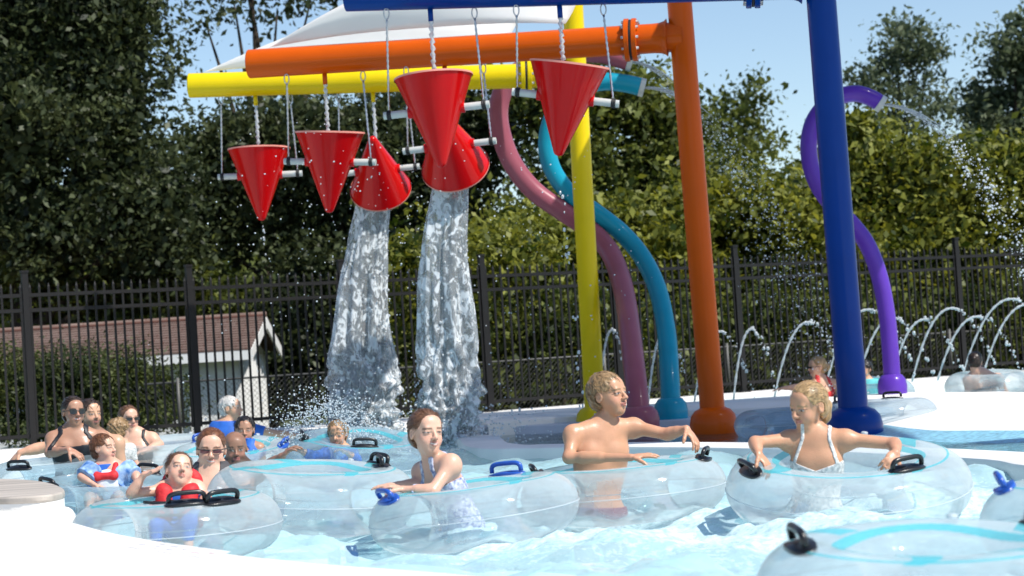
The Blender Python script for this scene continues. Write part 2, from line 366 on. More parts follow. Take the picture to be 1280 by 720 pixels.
def curve_px(pts, z, pre=(), post=(), n=6):
    q = list(pre) + [tuple(G(a, b, z))[:2] for a, b in pts] + list(post)
    return spline([(x, y, 0) for x, y in q], n)[:, :2]
def nrm(c):
    t = np.gradient(c, axis=0); t /= np.linalg.norm(t, axis=1)[:, None]; return np.stack([-t[:, 1], t[:, 0]], 1)
def sweep(c, prof, sign=1):
    nn = nrm(c) * sign; return np.array([[[c[i, 0] + nn[i, 0] * o, c[i, 1] + nn[i, 1] * o, z] for (o, z) in prof] for i in range(len(c))])
# far deck
FARC = curve_px([(-40, 585), (60, 575), (200, 562), (330, 549), (440, 537), (600, 523), (760, 506), (900, 495), (1000, 488), (1100, 481), (1200, 474), (1300, 467)], 0.15, pre=[(-9, 16.6)], post=[(9, 24.5), (14, 26)])
prof = [(0, -0.85), (0, 0.10), (0.012, 0.135), (0.05, 0.15)]
g = sweep(FARC, prof); back = []
for p in FARC:
    s_ = np.dot(p - FA, FU); q = FA + FU * max(s_, -6) + FN * 0.24; back.append([q[0], q[1], 0.15])
back = np.array(back)[:, None, :]
g = np.concatenate([g, (g[:, -1:] * 0.5 + back * 0.5) * np.array([1, 1, 0]) + np.array([0, 0, 0.15]), back], 1)
mb = MB(); mb.grid(g); tag(mb.build('far_deck', 'deck', sharp=40), kind='structure')
# divider deck between the splash pad and the river behind it
DVF = curve_px([(610, 528), (640, 525), (760, 516), (900, 510), (1000, 506), (1090, 507), (1140, 512), (1190, 517), (1250, 518)], 0.15, post=[(4.6, 13.1), (9, 13.2)])
DVB = curve_px([(612, 524), (640, 519), (760, 508), (900, 500), (1000, 494), (1090, 491), (1140, 490), (1190, 490), (1250, 489), (1350, 486)], 0.15, post=[(9, 21.5)])
g = sweep(DVF, prof); beach = sweep(DVF, [(-0.9, -0.06), (-0.45, 0.02), (0.0, 0.10), (0.45, 0.15)]); kx = np.clip((DVF[:, 0] - 2.7) / 0.5, 0, 1)[:, None, None]
g = g * (1 - kx) + beach * kx; gb = sweep(DVB, prof, -1)[:, ::-1]
mb = MB(); mb.grid(np.concatenate([g, gb], 1)); tag(mb.build('divider_deck', 'deck', sharp=40), kind='structure')
sel = DVF[(DVF[:, 0] > 3.1)]
mb = MB(); mb.grid(sweep(sel, [(-0.93, -0.05), (-0.47, 0.024), (-0.30, 0.056)])); tag(mb.build('waterline_band', 'bluetile'), kind='structure')
# step in front of divider deck, its grey-lavender colour carries painted shade
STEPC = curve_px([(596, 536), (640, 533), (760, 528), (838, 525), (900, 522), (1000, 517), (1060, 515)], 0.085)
mb = MB(); mb.grid(sweep(STEPC, [(0, -0.85), (0, 0.06), (0.01, 0.08), (0.03, 0.085), (0.8, 0.085)])); tag(mb.build('shade_tinted_step', 'shadestep', sharp=40), kind='structure')
# island coping
ISL = curve_px([(572, 548), (580, 556), (610, 560), (660, 559), (760, 557), (900, 558), (1000, 561), (1100, 565), (1230, 572), (1350, 581)], 0.09, pre=[(-0.70, 17.6)], post=[(4.6, 8.2), (7.0, 7.2), (11, 6.5)])
mb = MB(); mb.grid(sweep(ISL, [(0, -0.84), (0, 0.05), (0.012, 0.08), (0.04, 0.09), (0.34, 0.09), (0.37, 0.08), (0.38, 0.05), (0.38, -0.3)])); tag(mb.build('island_coping', 'coping', sharp=40), kind='structure')
g = sweep(ISL, [(0.2, -0.07)]); g2 = g.copy(); g2[:, :, 1] = 19.5; g2[:, :, 0] = g2[:, :, 0] * 1.3 + 0.3
mb = MB(); mb.grid(np.concatenate([g, g2], 1)); tag(mb.build('splash_pad_floor', 'padfloor'), kind='structure')
# near deck
ND = 0.20
NEAR = curve_px([(0, 634), (80, 648), (140, 663), (200, 674), (290, 690), (400, 702), (520, 711), (640, 722), (800, 750), (1000, 830), (1300, 980)], ND, pre=[(-14, 9.6), (-6, 8.6)], post=[(3, 2.0), (8, 1.4), (15, 1.2)])
g = sweep(NEAR, [(0, -0.85), (0, ND - .03), (-0.012, ND - .008), (-0.04, ND), (-0.30, ND)])
bk = g[:, -1:].copy(); bk[:, :, 1] = -8; md = g[:, -1:] * 0.6 + bk * 0.4; md[:, :, 2] = ND
mb = MB(); mb.grid(np.concatenate([g, md, bk], 1)); tag(mb.build('near_deck', 'deck', sharp=40), kind='structure')
# raised ledge at the left
LZ = 0.27
lp = spline([tuple(G(a, b, LZ)) for a, b in [(-260, 596), (-60, 598), (20, 599), (58, 603), (79, 611), (73, 616), (40, 620), (-60, 623), (-260, 628)]], 6)[:, :2]
ctr = lp.mean(0)
mb = MB(); n_ = len(lp)
rings = []
for sc_, z in ((1, -0.85), (1, LZ - .045), (0.998, LZ - .035)): rings.append([[*(ctr + (p - ctr) * sc_), z] for p in lp])
mb.grid(np.array(rings), wrap_v=True); lw_ = tag(mb.build('raised_ledge', 'deck', sharp=40), kind='structure')
mb = MB(); rings = []
for sc_, z in ((1.0, LZ - .0348), (1.006, LZ - .025), (1.006, LZ - .008), (0.998, LZ)): rings.append([[*(ctr + (p - ctr) * sc_), z] for p in lp])
mb.grid(np.array(rings), wrap_v=True); mb.add([r_ for r_ in rings[-1]], [tuple(range(n_))]); mb.build('ledge_cap', 'ledge_cap', parent=lw_, sharp=30)

# depth marking printed on the near deck (small faded rows of print)
M['tile'] = pm('white_marker_tile', (0.82, 0.80, 0.78), 0.7, 0.3); M['inkg'] = pm('grey_print', (0.73, 0.71, 0.74), 0.6); M['inkr'] = pm('red_print', (0.82, 0.62, 0.60), 0.6)
dm = empty('deck_marking', tuple(G(222, 688, ND + .0015)), 'faded white safety marking with grey and red print on pool deck', 'deck marking')
qa, qb, qc = G(160, 684, ND + .0015), G(196, 679, ND + .0015), G(212, 695, ND + .0015); ux = (qc - qa); uy = (qb - qa)
ux = G(262, 694, ND + .0015) - G(170, 681, ND + .0015); uy = G(196, 677, ND + .0015) - G(172, 683, ND + .0015); o_ = G(165, 683, ND + .0015)
def quad_on(mb, a0, b0, a1, b1, dz): mb.add([tuple(o_ + ux * a + uy * b + V3(0, 0, dz)) for a, b in ((a0, b0), (a1, b0), (a1, b1), (a0, b1))], [(0, 1, 2, 3)])
mb = MB(); quad_on(mb, -.05, -.15, 1.05, 1.1, 0.0); mb.build('tile', 'tile', dm, smooth=False)
for k, (a0, b0, a1, b1, im) in enumerate([(-.02, .35, .06, .6, 'inkg'), (.16, .8, .24, .95, 'inkg'), (.2, .45, .27, .6, 'inkg'), (.26, .05, .33, .2, 'inkg'), (.34, .7, .46, .85, 'inkg'), (.42, .2, .52, .35, 'inkg'), (.56, .5, .66, .6, 'inkg'), (.62, .05, .72, .2, 'inkg'), (.7, .3, .84, .42, 'inkr'), (.9, .5, .97, .65, 'inkr')]):
    mb = MB(); quad_on(mb, a0, b0, a1, b1, 0.0015); mb.build('print', im, dm, smooth=False)

# ------------------------------------------------------------------ water
wx = np.arange(-9, 9.01, 0.055); wy = np.concatenate([np.arange(4.2, 14, 0.055), np.arange(14, 25, 0.11)])
X, Yg = np.meshgrid(wx, wy, indexing='ij'); Z = np.zeros_like(X)
isl_y = np.interp(X, ISL[6:, 0], ISL[6:, 1], left=99)
calm = 1 / (1 + np.exp(-(Yg - isl_y) * 8)); calm[X < ISL[6, 0]] = 0
far = np.clip((Yg - 10) / 8, 0, 1)
amp = (1 - 0.45 * far) * (1 - calm) + 0.10 * calm
for i in range(34):
    lam = 0.14 * (1.08 ** i); th = RNG.uniform(0, 6.283); kx, ky = math.cos(th) * 6.283 / lam, math.sin(th) * 6.283 / lam
    Z += 0.0062 * lam ** 0.9 * np.sin(kx * X + ky * Yg + RNG.uniform(0, 6.28) + 1.3 * np.sin(0.6 * ky * X - 0.5 * kx * Yg))
Z *= amp * 1.8
FOAM = [(G(555, 566), 0.5, .42), (G(450, 560), 0.7, .4), (G(1120, 640), 0.45, .36), (G(1000, 655), 0.4, .3), (G(900, 655), 0.4, .2), (G(620, 680), 0.35, .26), (G(500, 672), 0.3, .22), (G(820, 645), 0.4, .22), (G(760, 672), 0.6, .16), (G(1190, 615), 0.5, .3), (G(860, 700), 0.6, .14)]
foam = np.full_like(X, 0.0)
for c, r_, a in FOAM: foam += a * np.exp(-((X - c.x) ** 2 + ((Yg - c.y) * 0.75) ** 2) / (2 * r_ * r_))
foam = np.clip(foam, 0, 0.45) + 0.08 * (1 - far) * (1 - calm)
Z += 0.02 * np.clip(foam, 0, .5) * np.sin(X * 61 + 3 * np.sin(Yg * 23)) * np.sin(Yg * 57 + 2 * np.sin(X * 31))
nx_, ny_ = X.shape; idx = np.arange(nx_ * ny_).reshape(nx_, ny_)
q = np.stack([idx[:-1, :-1], idx[1:, :-1], idx[1:, 1:], idx[:-1, 1:]], -1).reshape(-1, 4)
aer = (0.46 - 0.32 * far) * (1 - calm) + 0.02
wo = np_mesh('pool_water', np.stack([X, Yg, Z], -1).reshape(-1, 3), q, 'water')
at = wo.data.attributes.new('foam', 'FLOAT', 'POINT'); at.data.foreach_set('value', foam.ravel().astype(np.float32)); at = wo.data.attributes.new('aer', 'FLOAT', 'POINT'); at.data.foreach_set('value', aer.ravel().astype(np.float32)); tag(wo, kind='structure')

# ================================================================== FENCE
fz = 0.15
fence = empty('picket_fence', (*fl(0), fz), 'tall dark bronze metal picket fence running behind the pool deck', 'fence')
axf = np.array([[FU[0], FU[1], 0], [FN[0], FN[1], 0], [0, 0, 1]])
post_me = None; pick_me = None
def inst(name, me, parent, loc): o = bpy.data.objects.new(name, me); COL.objects.link(o); o.parent = parent; o.location = loc; return o
mb = MB(); mb.box((0, 0, 0.92), (0.032, 0.032, 0.92), axf); mb.box((0, 0, 1.85), (0.040, 0.040, 0.012), axf); mb.box((0, 0, 0.01), (0.07, 0.07, 0.01), axf)
o0 = mb.build('post', 'fence', smooth=False); post_me = o0.data; bpy.data.objects.remove(o0)
mb = MB(); mb.box((0, 0, 0.885), (0.0105, 0.0105, 0.80), axf)
mb.add([np.array((0, 0, 1.73))] + [np.array((0, 0, 1.685)) + axf[0] * a * .0105 + axf[1] * b * .0105 for a, b in ((-1, -1), (1, -1), (1, 1), (-1, 1))], [(1, 2, 0), (2, 3, 0), (3, 4, 0), (4, 1, 0)])
o0 = mb.build('picket', 'fence', smooth=False); pick_me = o0.data; bpy.data.objects.remove(o0)
mb = MB(); mb.box((0, 0, 0), (BAY / 2 - 0.033, 0.014, 0.019), axf); o0 = mb.build('rail', 'fence', smooth=False); rail_me = o0.data; bpy.data.objects.remove(o0)
base = V3(*fl(0), 0)
for k in range(-2, 10):
    q = fl(k); inst('post', post_me, fence, (q[0] - base.x, q[1] - base.y, 0))
    if k == 9: break
    for z in (1.60, 1.44, 0.12):
        q = fl(k + 0.5); inst('rail', rail_me, fence, (q[0] - base.x, q[1] - base.y, z))
    npk = 18
    for i in range(npk):
        q = fl(k + (i + 0.5) / npk); inst('picket', pick_me, fence, (q[0] - base.x, q[1] - base.y, 0))
# low chain-link fence behind
cl = empty('chain_link_fence', (*fl(1, 1.3), 0.08), 'low chain link fence with thin posts standing behind the dark picket fence', 'fence')
mb = MB(); z0, z1 = 0.08, 0.72
def flp(a, z): qq = FA + FU * a + FN * 1.3; return (qq[0], qq[1], z)
for a in np.arange(2.0, 15.0, 0.062):
    for sgn in (1, -1):
        mb.tube([flp(a, z0), flp(a + sgn * (z1 - z0), z1)], 0.0022, 3, False)
tag(mb.build('wire_mesh', 'wire', cl, smooth=False), kind='stuff')
for a in np.arange(2.0, 15.7, 1.9):
    mb = MB(); mb.tube([flp(a, 0.05), flp(a, 0.78)], 0.02, 8); mb.build('post', 'wire', cl)
mb = MB(); mb.tube([flp(1.6, z1 + .01), flp(15.6, z1 + .01)], 0.014, 6); mb.build('top_rail', 'wire', cl)

# ================================================================== HOUSE
HY = 27.5
e0 = P(314, 437, HY); eave_z = e0.z; xr = e0.x; xl = -16.0; ridge_z = P(330, 396, HY + 1.9).z; DH = 3.8
h = empty('pool_house', (xr - 2, HY + 0.4, -1.0), 'white pool house with red shingled gable roof beyond the fence', 'house')
gx = xr - 0.28
mb = MB()
wy0, wy1 = HY + 0.35, HY + DH - 0.35
mb.add([(xl, wy0, -1.2), (gx, wy0, -1.2), (gx, wy0, eave_z), (xl, wy0, eave_z)], [(0, 1, 2, 3)]); mb.build('front_wall', 'siding', h, smooth=False)
mb = MB(); mb.add([(gx, wy0, -1.2), (gx, wy1, -1.2), (gx, wy1, eave_z + .02), (gx, HY + DH / 2, ridge_z - 0.12), (gx, wy0, eave_z + .02)], [(0, 1, 2, 3, 4)]); mb.build('gable_wall', 'siding', h, smooth=False)
for i in range(12):
    mb = MB(); mb.box((gx + 0.012, wy0 + 0.05 + i * (wy1 - wy0 - .1) / 11, (eave_z - 1.2) / 2), (0.012, 0.02, (eave_z + 1.1) / 2)); mb.build('siding_batten', 'trim', h, smooth=False)
rf = None; NC = 13
for side in (0, 1):
    mb = MB()
    for i in range(NC):
        t0, t1 = i / NC, (i + 1.12) / NC
        ya = HY + t0 * DH / 2; za = eave_z + t0 * (ridge_z - eave_z); yb = HY + min(t1, 1) * DH / 2; zb = eave_z + min(t1, 1) * (ridge_z - eave_z)
        if side: ya = 2 * HY + DH - ya; yb = 2 * HY + DH - yb
        mb.add([(xl, ya, za + .035), (xr, ya, za + .035), (xr, yb, zb + .012), (xl, yb, zb + .012), (xl, ya, za), (xr, ya, za)], [(0, 1, 2, 3), (4, 5, 1, 0)])
    o = mb.build('roof', 'roof', h, smooth=False)
mb = MB(); mb.tube([(xl, HY + DH / 2, ridge_z + .03), (xr, HY + DH / 2, ridge_z + .03)], 0.05, 8); mb.build('ridge_cap', 'roof', h)
mb = MB(); mb.box(((xl + xr) / 2, HY + 0.015, eave_z - 0.07), ((xr - xl) / 2, 0.012, 0.07)); mb.build('fascia', 'trim', h, smooth=False)
mb = MB(); mb.box(((xl + gx) / 2, HY + 0.19, eave_z - 0.10), ((gx - xl) / 2, 0.15, 0.008)); mb.build('soffit', 'trim', h, smooth=False)
for (ya, yb) in ((HY, HY + DH / 2), (HY + DH, HY + DH / 2)):
    mb = MB(); mb.add([(xr + .003, ya, eave_z + .0), (xr + .003, yb, ridge_z + .0), (xr + .003, yb, ridge_z - .17), (xr + .003, ya, eave_z - .16), (xr - .03, ya, eave_z), (xr - .03, yb, ridge_z), (xr - .03, yb, ridge_z - .17), (xr - .03, ya, eave_z - .16)], [(0, 1, 2, 3), (7, 6, 5, 4), (3, 2, 6, 7), (0, 3, 7, 4), (0, 4, 5, 1)]); mb.build('bargeboard', 'trim', h, smooth=False)
mb = MB(); mb.box((xr - 0.9, HY + 0.30, (eave_z - 1.2) / 2 - 0.05), (0.07, 0.045, (eave_z + 1.2) / 2 - 0.05)); mb.build('post', 'trim', h, smooth=False)

# ================================================================== TREES
def leaves(lobes, n, size, seed, up_bias=0.5, csig=0.30, per=120, shell=0.30, asp=0.55, droop=0.0, core=0.35):
    rg = np.random.default_rng(seed); C = np.array([l[0] for l in lobes], float); Rr = np.array([l[1] for l in lobes], float)
    w = (Rr[:, 0] * Rr[:, 2]); w = w / w.sum(); nc = max(4, n // per)
    li = rg.choice(len(lobes), nc, p=w); d = rg.normal(size=(nc, 3)); d /= np.linalg.norm(d, axis=1)[:, None]
    cc = C[li] + d * Rr[li] * (rg.uniform(0, 1, nc) ** shell)[:, None]
    ci = rg.integers(0, nc, n); cs = csig * rg.uniform(0.5, 1.4, nc)
    p = cc[ci] + rg.normal(size=(n, 3)) * cs[ci][:, None] * np.array([1, 1, 0.7])
    p[:, 2] -= droop * rg.uniform(0, 1, n)
    nn = rg.normal(size=(n, 3)); nn[:, 2] += up_bias; nn /= np.linalg.norm(nn, axis=1)[:, None]
    t = rg.normal(size=(n, 3)); t[:, 2] -= 0.3; t -= nn * (t * nn).sum(1)[:, None]; t /= np.linalg.norm(t, axis=1)[:, None]
    b = np.cross(nn, t); s_ = size * (0.45 + 1.25 * rg.uniform(0, 1, n) ** 1.6)[:, None]
    v = np.stack([p - t * s_ * .5, p + b * s_ * asp * .5 - t * s_ * .06 + nn * s_ * .08, p + t * s_ * .5, p - b * s_ * asp * .5 - t * s_ * .06 + nn * s_ * .08], 1)
    v = v.reshape(-1, 3)
    if core > 0:
        m_ = int(n * core); li = rg.choice(len(lobes), m_, p=w); d = rg.normal(size=(m_, 3)); d /= np.linalg.norm(d, axis=1)[:, None]; p = C[li] + d * Rr[li] * .66 * (rg.uniform(0, 1, m_) ** .5)[:, None]
        nn = rg.normal(size=(m_, 3)); nn[:, 1] -= .6; nn /= np.linalg.norm(nn, axis=1)[:, None]; t = rg.normal(size=(m_, 3)); t -= nn * (t * nn).sum(1)[:, None]; t /= np.linalg.norm(t, axis=1)[:, None]; b = np.cross(nn, t); s_ = size * rg.uniform(1.3, 2.2, m_)[:, None]
        v2 = np.stack([p - t * s_ * .5, p + b * s_ * .4, p + t * s_ * .5, p - b * s_ * .4], 1).reshape(-1, 3); v = np.concatenate([v, v2]); n += m_
    return v, np.arange(n * 4).reshape(n, 4)
def tree(name, label, lobes_px, Y, base_px, n, size, mat, seed, trunk=0.16, group='trees behind the fence', gz=-0.9, **kw):
    lobes = []
    for (px, py, rx, ry) in lobes_px:
        c = P(px, py, Y); s_ = Y / FPX; lobes.append(((c.x, Y + ((seed * 37 + px) % 7 - 3) * 0.22 * rx * s_ / 1.5, c.z), (rx * s_, max(0.75 * rx * s_, 0.8), ry * s_)))
    b = P(base_px, 480, Y); base = V3(b.x, Y, gz)
    t = empty(name, tuple(base), label, 'tree', group)
    v, f = leaves(lobes, n, size, seed, **kw); np_mesh('crown', v, f, mat, t, smooth=False)
    mb = MB(); C = np.array([l[0] for l in lobes]); top = C[np.argmax(C[:, 2])]
    rg = random.Random(seed); pts = []
    for i in range(7):
        u = i / 6; pts.append((base.x + (top[0] - base.x) * u ** 1.5 + rg.uniform(-.12, .12), Y + (top[1] - Y) * u, gz + (top[2] - gz) * u * 0.97))
    pts = spline(pts, 4); mb.tube(pts, list(np.linspace(trunk, trunk * 0.15, len(pts))), 8); mb.build('trunk', 'bark', t)
    for c in C:
        z = gz + (c[2] - gz) * 0.55; i = int(np.argmin(abs(pts[:, 2] - z))); s0 = pts[i]; mid = s0 * 0.5 + np.array(c) * 0.5 + np.array([0, 0, 0.15])
        mb = MB(); q = spline([s0, mid, c], 5); mb.tube(q, list(np.linspace(trunk * .42, trunk * .08, len(q))), 6); mb.build('branch', 'bark', t)
    return t
# big dark tree on the left
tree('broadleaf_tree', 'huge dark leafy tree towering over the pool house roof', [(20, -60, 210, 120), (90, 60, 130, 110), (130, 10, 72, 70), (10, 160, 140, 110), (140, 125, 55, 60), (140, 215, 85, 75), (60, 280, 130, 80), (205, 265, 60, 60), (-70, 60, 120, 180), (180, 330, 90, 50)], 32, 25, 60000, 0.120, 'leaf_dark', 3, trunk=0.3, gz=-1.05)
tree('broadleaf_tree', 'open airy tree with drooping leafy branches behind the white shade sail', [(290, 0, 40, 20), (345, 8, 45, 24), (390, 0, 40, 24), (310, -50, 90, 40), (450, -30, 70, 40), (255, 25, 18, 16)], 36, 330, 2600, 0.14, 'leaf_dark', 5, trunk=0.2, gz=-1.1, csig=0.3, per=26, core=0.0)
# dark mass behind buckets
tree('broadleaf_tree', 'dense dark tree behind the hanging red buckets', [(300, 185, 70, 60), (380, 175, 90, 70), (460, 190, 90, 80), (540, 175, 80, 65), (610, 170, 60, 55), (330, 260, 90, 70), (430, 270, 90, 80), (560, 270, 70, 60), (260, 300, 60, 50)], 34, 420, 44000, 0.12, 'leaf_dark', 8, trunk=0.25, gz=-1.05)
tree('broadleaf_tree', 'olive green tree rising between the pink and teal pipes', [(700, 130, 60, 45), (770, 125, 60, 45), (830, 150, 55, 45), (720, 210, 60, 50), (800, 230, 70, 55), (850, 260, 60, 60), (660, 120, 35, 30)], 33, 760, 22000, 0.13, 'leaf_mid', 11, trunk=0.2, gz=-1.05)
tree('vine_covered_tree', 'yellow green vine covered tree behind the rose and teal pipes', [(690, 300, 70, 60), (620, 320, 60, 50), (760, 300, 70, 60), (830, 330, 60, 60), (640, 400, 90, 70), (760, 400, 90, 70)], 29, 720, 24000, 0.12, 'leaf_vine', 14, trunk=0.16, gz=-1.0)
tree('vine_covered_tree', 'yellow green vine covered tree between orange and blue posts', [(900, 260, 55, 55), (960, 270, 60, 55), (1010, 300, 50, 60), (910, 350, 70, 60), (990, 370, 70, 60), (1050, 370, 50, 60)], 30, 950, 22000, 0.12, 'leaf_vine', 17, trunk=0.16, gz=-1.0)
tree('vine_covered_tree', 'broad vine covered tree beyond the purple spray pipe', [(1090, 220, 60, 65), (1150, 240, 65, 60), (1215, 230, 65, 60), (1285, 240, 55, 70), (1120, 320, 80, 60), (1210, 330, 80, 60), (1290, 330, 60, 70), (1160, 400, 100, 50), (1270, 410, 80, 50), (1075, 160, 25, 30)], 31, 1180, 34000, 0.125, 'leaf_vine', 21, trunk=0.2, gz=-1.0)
tree('feathery_tree', 'feathery tall tree standing against the sky above the purple pipe', [(1095, 90, 36, 10), (1150, 70, 36, 11), (1125, 38, 20, 13), (1160, 100, 36, 9), (1105, 118, 40, 9), (1165, 135, 36, 9), (1080, 100, 20, 8), (1120, 150, 45, 14), (1140, 52, 24, 10), (1115, 66, 24, 10)], 46, 1128, 5200, 0.14, 'leaf_gray', 25, trunk=0.13, gz=-1.1, csig=0.26, per=40, core=0.0, group='trees against the sky')
tree('feathery_tree', 'thin feathery treetop against the sky beside the orange post', [(905, 150, 24, 22), (935, 140, 26, 28), (945, 112, 10, 22), (890, 180, 26, 26), (940, 185, 30, 30), (915, 200, 45, 26)], 46, 925, 3200, 0.15, 'leaf_mid', 29, trunk=0.08, gz=-1.1, csig=0.26, per=30, core=0.0, group='trees against the sky')
tree('broadleaf_tree', 'tall grey green tree against the sky with upright rounded crown', [(1235, 130, 38, 40), (1265, 70, 36, 45), (1290, 120, 40, 60), (1225, 170, 32, 30), (1275, 170, 50, 40), (1300, 50, 36, 50)], 46, 1262, 9000, 0.15, 'leaf_gray', 33, trunk=0.2, gz=-1.1, csig=0.3, core=0.10, group='trees against the sky')
# distant wood closing the view below the crowns
fw_l = []
for px in range(-500, 1800, 55):
    yy = 300 - (px - 640) * 0.063 + 26 * math.sin(px * .031) + 16 * math.sin(px * .083); c_ = P(px, yy, 58); fw_l.append(((c_.x, 58 + 3 * math.sin(px), c_.z - 1.2), (1.9, 1.8, 3.6)))
v_, f_ = leaves(fw_l, 26000, 0.34, 91, csig=.6, core=.3); o = np_mesh('distant_wood', v_, f_, 'leaf_mid', None, (0, 58, -1), smooth=False); tag(o, 'distant dark green wood far behind the fence', 'wood', None, 'stuff')
fw_l = []  # tree row added to give the glossy pipes dark reflections
for k_ in range(44):
    an_ = R(95 + k_ * 4.0 + 85); fw_l.append(((55 * math.sin(an_), 55 * math.cos(an_), 3.5 + 2 * math.sin(k_ * 1.7)), (4, 4, 5.5)))
v_, f_ = leaves(fw_l, 14000, 0.8, 92, csig=1.2, core=.3); o = np_mesh('distant_wood', v_, f_, 'leaf_mid', None, (0, -55, -1), smooth=False); tag(o, 'added wood curving round from behind the camera for dark reflections', 'wood', None, 'stuff')
# understorey bushes behind the fence
def bush(name, label, lobes_px, Y, n, size, mat, seed, group, gz=-0.4, **kw):
    lobes = []
    for (px, py, rx, ry) in lobes_px:
        c = P(px, py, Y); s_ = Y / FPX; lobes.append(((c.x, Y + ((seed + px) % 5 - 2) * 0.12, c.z), (rx * s_, max(0.6, 0.6 * rx * s_), ry * s_)))
    cx = np.mean([l[0][0] for l in lobes]); t = empty(name, (cx, Y, gz), label, 'shrub', group)
    v, f = leaves(lobes, n, size, seed, **kw); np_mesh('foliage', v, f, mat, t, smooth=False)
    for i, l in enumerate(lobes[:4]):
        mb = MB(); mb.tube(spline([(cx + (l[0][0] - cx) * .4, Y, gz), ((l[0][0] + cx) / 2, Y, (gz + l[0][2]) / 2), l[0]], 4), list(np.linspace(.05, .012, 9)), 6); mb.build('stem', 'bark', t)
    return t
bush('juniper_hedge', 'clipped dark juniper hedge in front of the pool house', [(-20, 485, 70, 55), (50, 480, 60, 48), (110, 478, 60, 50), (165, 482, 55, 48), (205, 500, 35, 45), (80, 530, 120, 30)], 24.5, 30000, 0.055, 'leaf_juniper', 41, 'shrubs behind the fence', csig=0.12, per=60, asp=0.4)
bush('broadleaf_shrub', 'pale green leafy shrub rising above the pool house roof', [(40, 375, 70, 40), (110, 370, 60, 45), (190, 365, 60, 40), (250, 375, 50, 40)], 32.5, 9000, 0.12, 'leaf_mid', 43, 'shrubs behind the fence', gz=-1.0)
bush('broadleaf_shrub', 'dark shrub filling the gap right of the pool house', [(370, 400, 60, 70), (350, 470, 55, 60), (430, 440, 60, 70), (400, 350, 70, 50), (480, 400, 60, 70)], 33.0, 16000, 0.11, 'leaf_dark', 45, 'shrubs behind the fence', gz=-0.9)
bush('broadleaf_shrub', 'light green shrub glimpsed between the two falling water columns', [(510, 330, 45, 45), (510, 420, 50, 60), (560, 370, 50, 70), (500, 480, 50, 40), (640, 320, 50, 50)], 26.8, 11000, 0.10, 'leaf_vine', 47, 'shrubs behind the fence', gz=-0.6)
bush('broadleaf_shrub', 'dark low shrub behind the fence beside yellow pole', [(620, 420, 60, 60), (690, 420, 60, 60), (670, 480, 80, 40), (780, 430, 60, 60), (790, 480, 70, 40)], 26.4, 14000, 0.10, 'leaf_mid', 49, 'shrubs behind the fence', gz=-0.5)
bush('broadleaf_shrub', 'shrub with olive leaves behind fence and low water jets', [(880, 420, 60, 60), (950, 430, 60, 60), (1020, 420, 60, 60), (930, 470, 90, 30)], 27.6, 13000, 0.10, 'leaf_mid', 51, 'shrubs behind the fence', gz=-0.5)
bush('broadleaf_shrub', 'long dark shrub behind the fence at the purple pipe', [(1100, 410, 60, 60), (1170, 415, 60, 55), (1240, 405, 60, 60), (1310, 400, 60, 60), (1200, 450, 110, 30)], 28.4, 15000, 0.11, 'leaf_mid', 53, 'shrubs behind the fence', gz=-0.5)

# ================================================================== BUCKET FRAMES
def frame(colname, Y, base_px, top_px, beam_l, beam_r, rad, YL, fl_t, label):
    b = P(*base_px, Y); b.z = -0.06; t = P(*top_px, Y); d = (t - b); d /= d.z
    bl = P(*beam_l, YL); br = P(*beam_r, Y); br = b + d * (br.z - b.z)
    root = empty('bucket_frame', tuple(b), label, 'water feature', 'bucket frames')
    mb = MB(); top = b + d * (br.z + 1.75)
    mb.tube([b, b + d * 1.5, b + d * 3, top], [rad * 0.84] * 4, 28); mb.build('pole', colname, root, sharp=40)
    mb = MB(); mb.lathe(b, [(rad * 1.5, 0), (rad * 1.58, .07), (rad * 1.6, .15), (rad * 1.48, .22), (rad * 1.2, .265), (rad * 0.95, .28), (rad * 0.84, .29)], d); mb.build('base_collar', colname, root)
    u = (br - bl).normalized()
    mb = MB(); fpos = bl + (br - bl) * fl_t
    mb.tube([bl, bl + (br - bl) * .33, bl + (br - bl) * .66, fpos], rad, 28, caps=False)
    mb.lathe(bl, [(0.001, -.012), (rad * .8, -.012), (rad * .97, -.006), (rad, 0.001)], u); beam = mb.build('beam', colname, root, sharp=50)
    mb = MB(); mb.tube([fpos, br], rad, 28, caps=False)
    mb.lathe(br, [(rad * 1.28, -rad * 1.02), (rad * 1.12, -rad * 1.2), (rad * 1.03, -rad * 1.5), (rad * 1.0, -rad * 1.9)], u); mb.build('beam_stub', colname, root, sharp=50)
    mb = MB()
    for s_ in (-1, 1): mb.lathe(fpos, [(rad * .99, .012 * s_), (rad * 1.42, .012 * s_), (rad * 1.45, .016 * s_), (rad * 1.45, .052 * s_), (rad * 1.42, .056 * s_), (rad * .99, .056 * s_)], u, 32)
    fo = mb.build('flange', colname, root, sharp=40)
    mb = MB(); mb.lathe(fpos, [(rad * 1.35, -.0125), (rad * 1.38, 0), (rad * 1.35, .0125)], u, 32); mb.build('gasket', 'gasket', fo)
    a1 = Vector((0, 0, 1)).cross(u).normalized(); a2 = u.cross(a1)
    for k in range(10):
        an = k * 0.6283; c = fpos + (a1 * math.cos(an) + a2 * math.sin(an)) * rad * 1.22
        mb = MB(); mb.tube([c - u * .078, c + u * .078], .014, 6); mb.build('bolt', 'steel', fo)
    return root, bl, br, u, rad, d, top
FRM = {}
FRM['yellow'] = frame('yellow', 19.5, (745, 536), (717, 25), (237, 107), (722, 93), 0.125, 19.5, 0.87, 'yellow pole and overhead beam frame carrying two red tipping buckets')
FRM['orange'] = frame('orange', 17.0, (893, 541), (850, 10), (312, 80), (850, 46), 0.132, 17.6, 0.885, 'orange pole and overhead beam frame carrying two red tipping buckets')
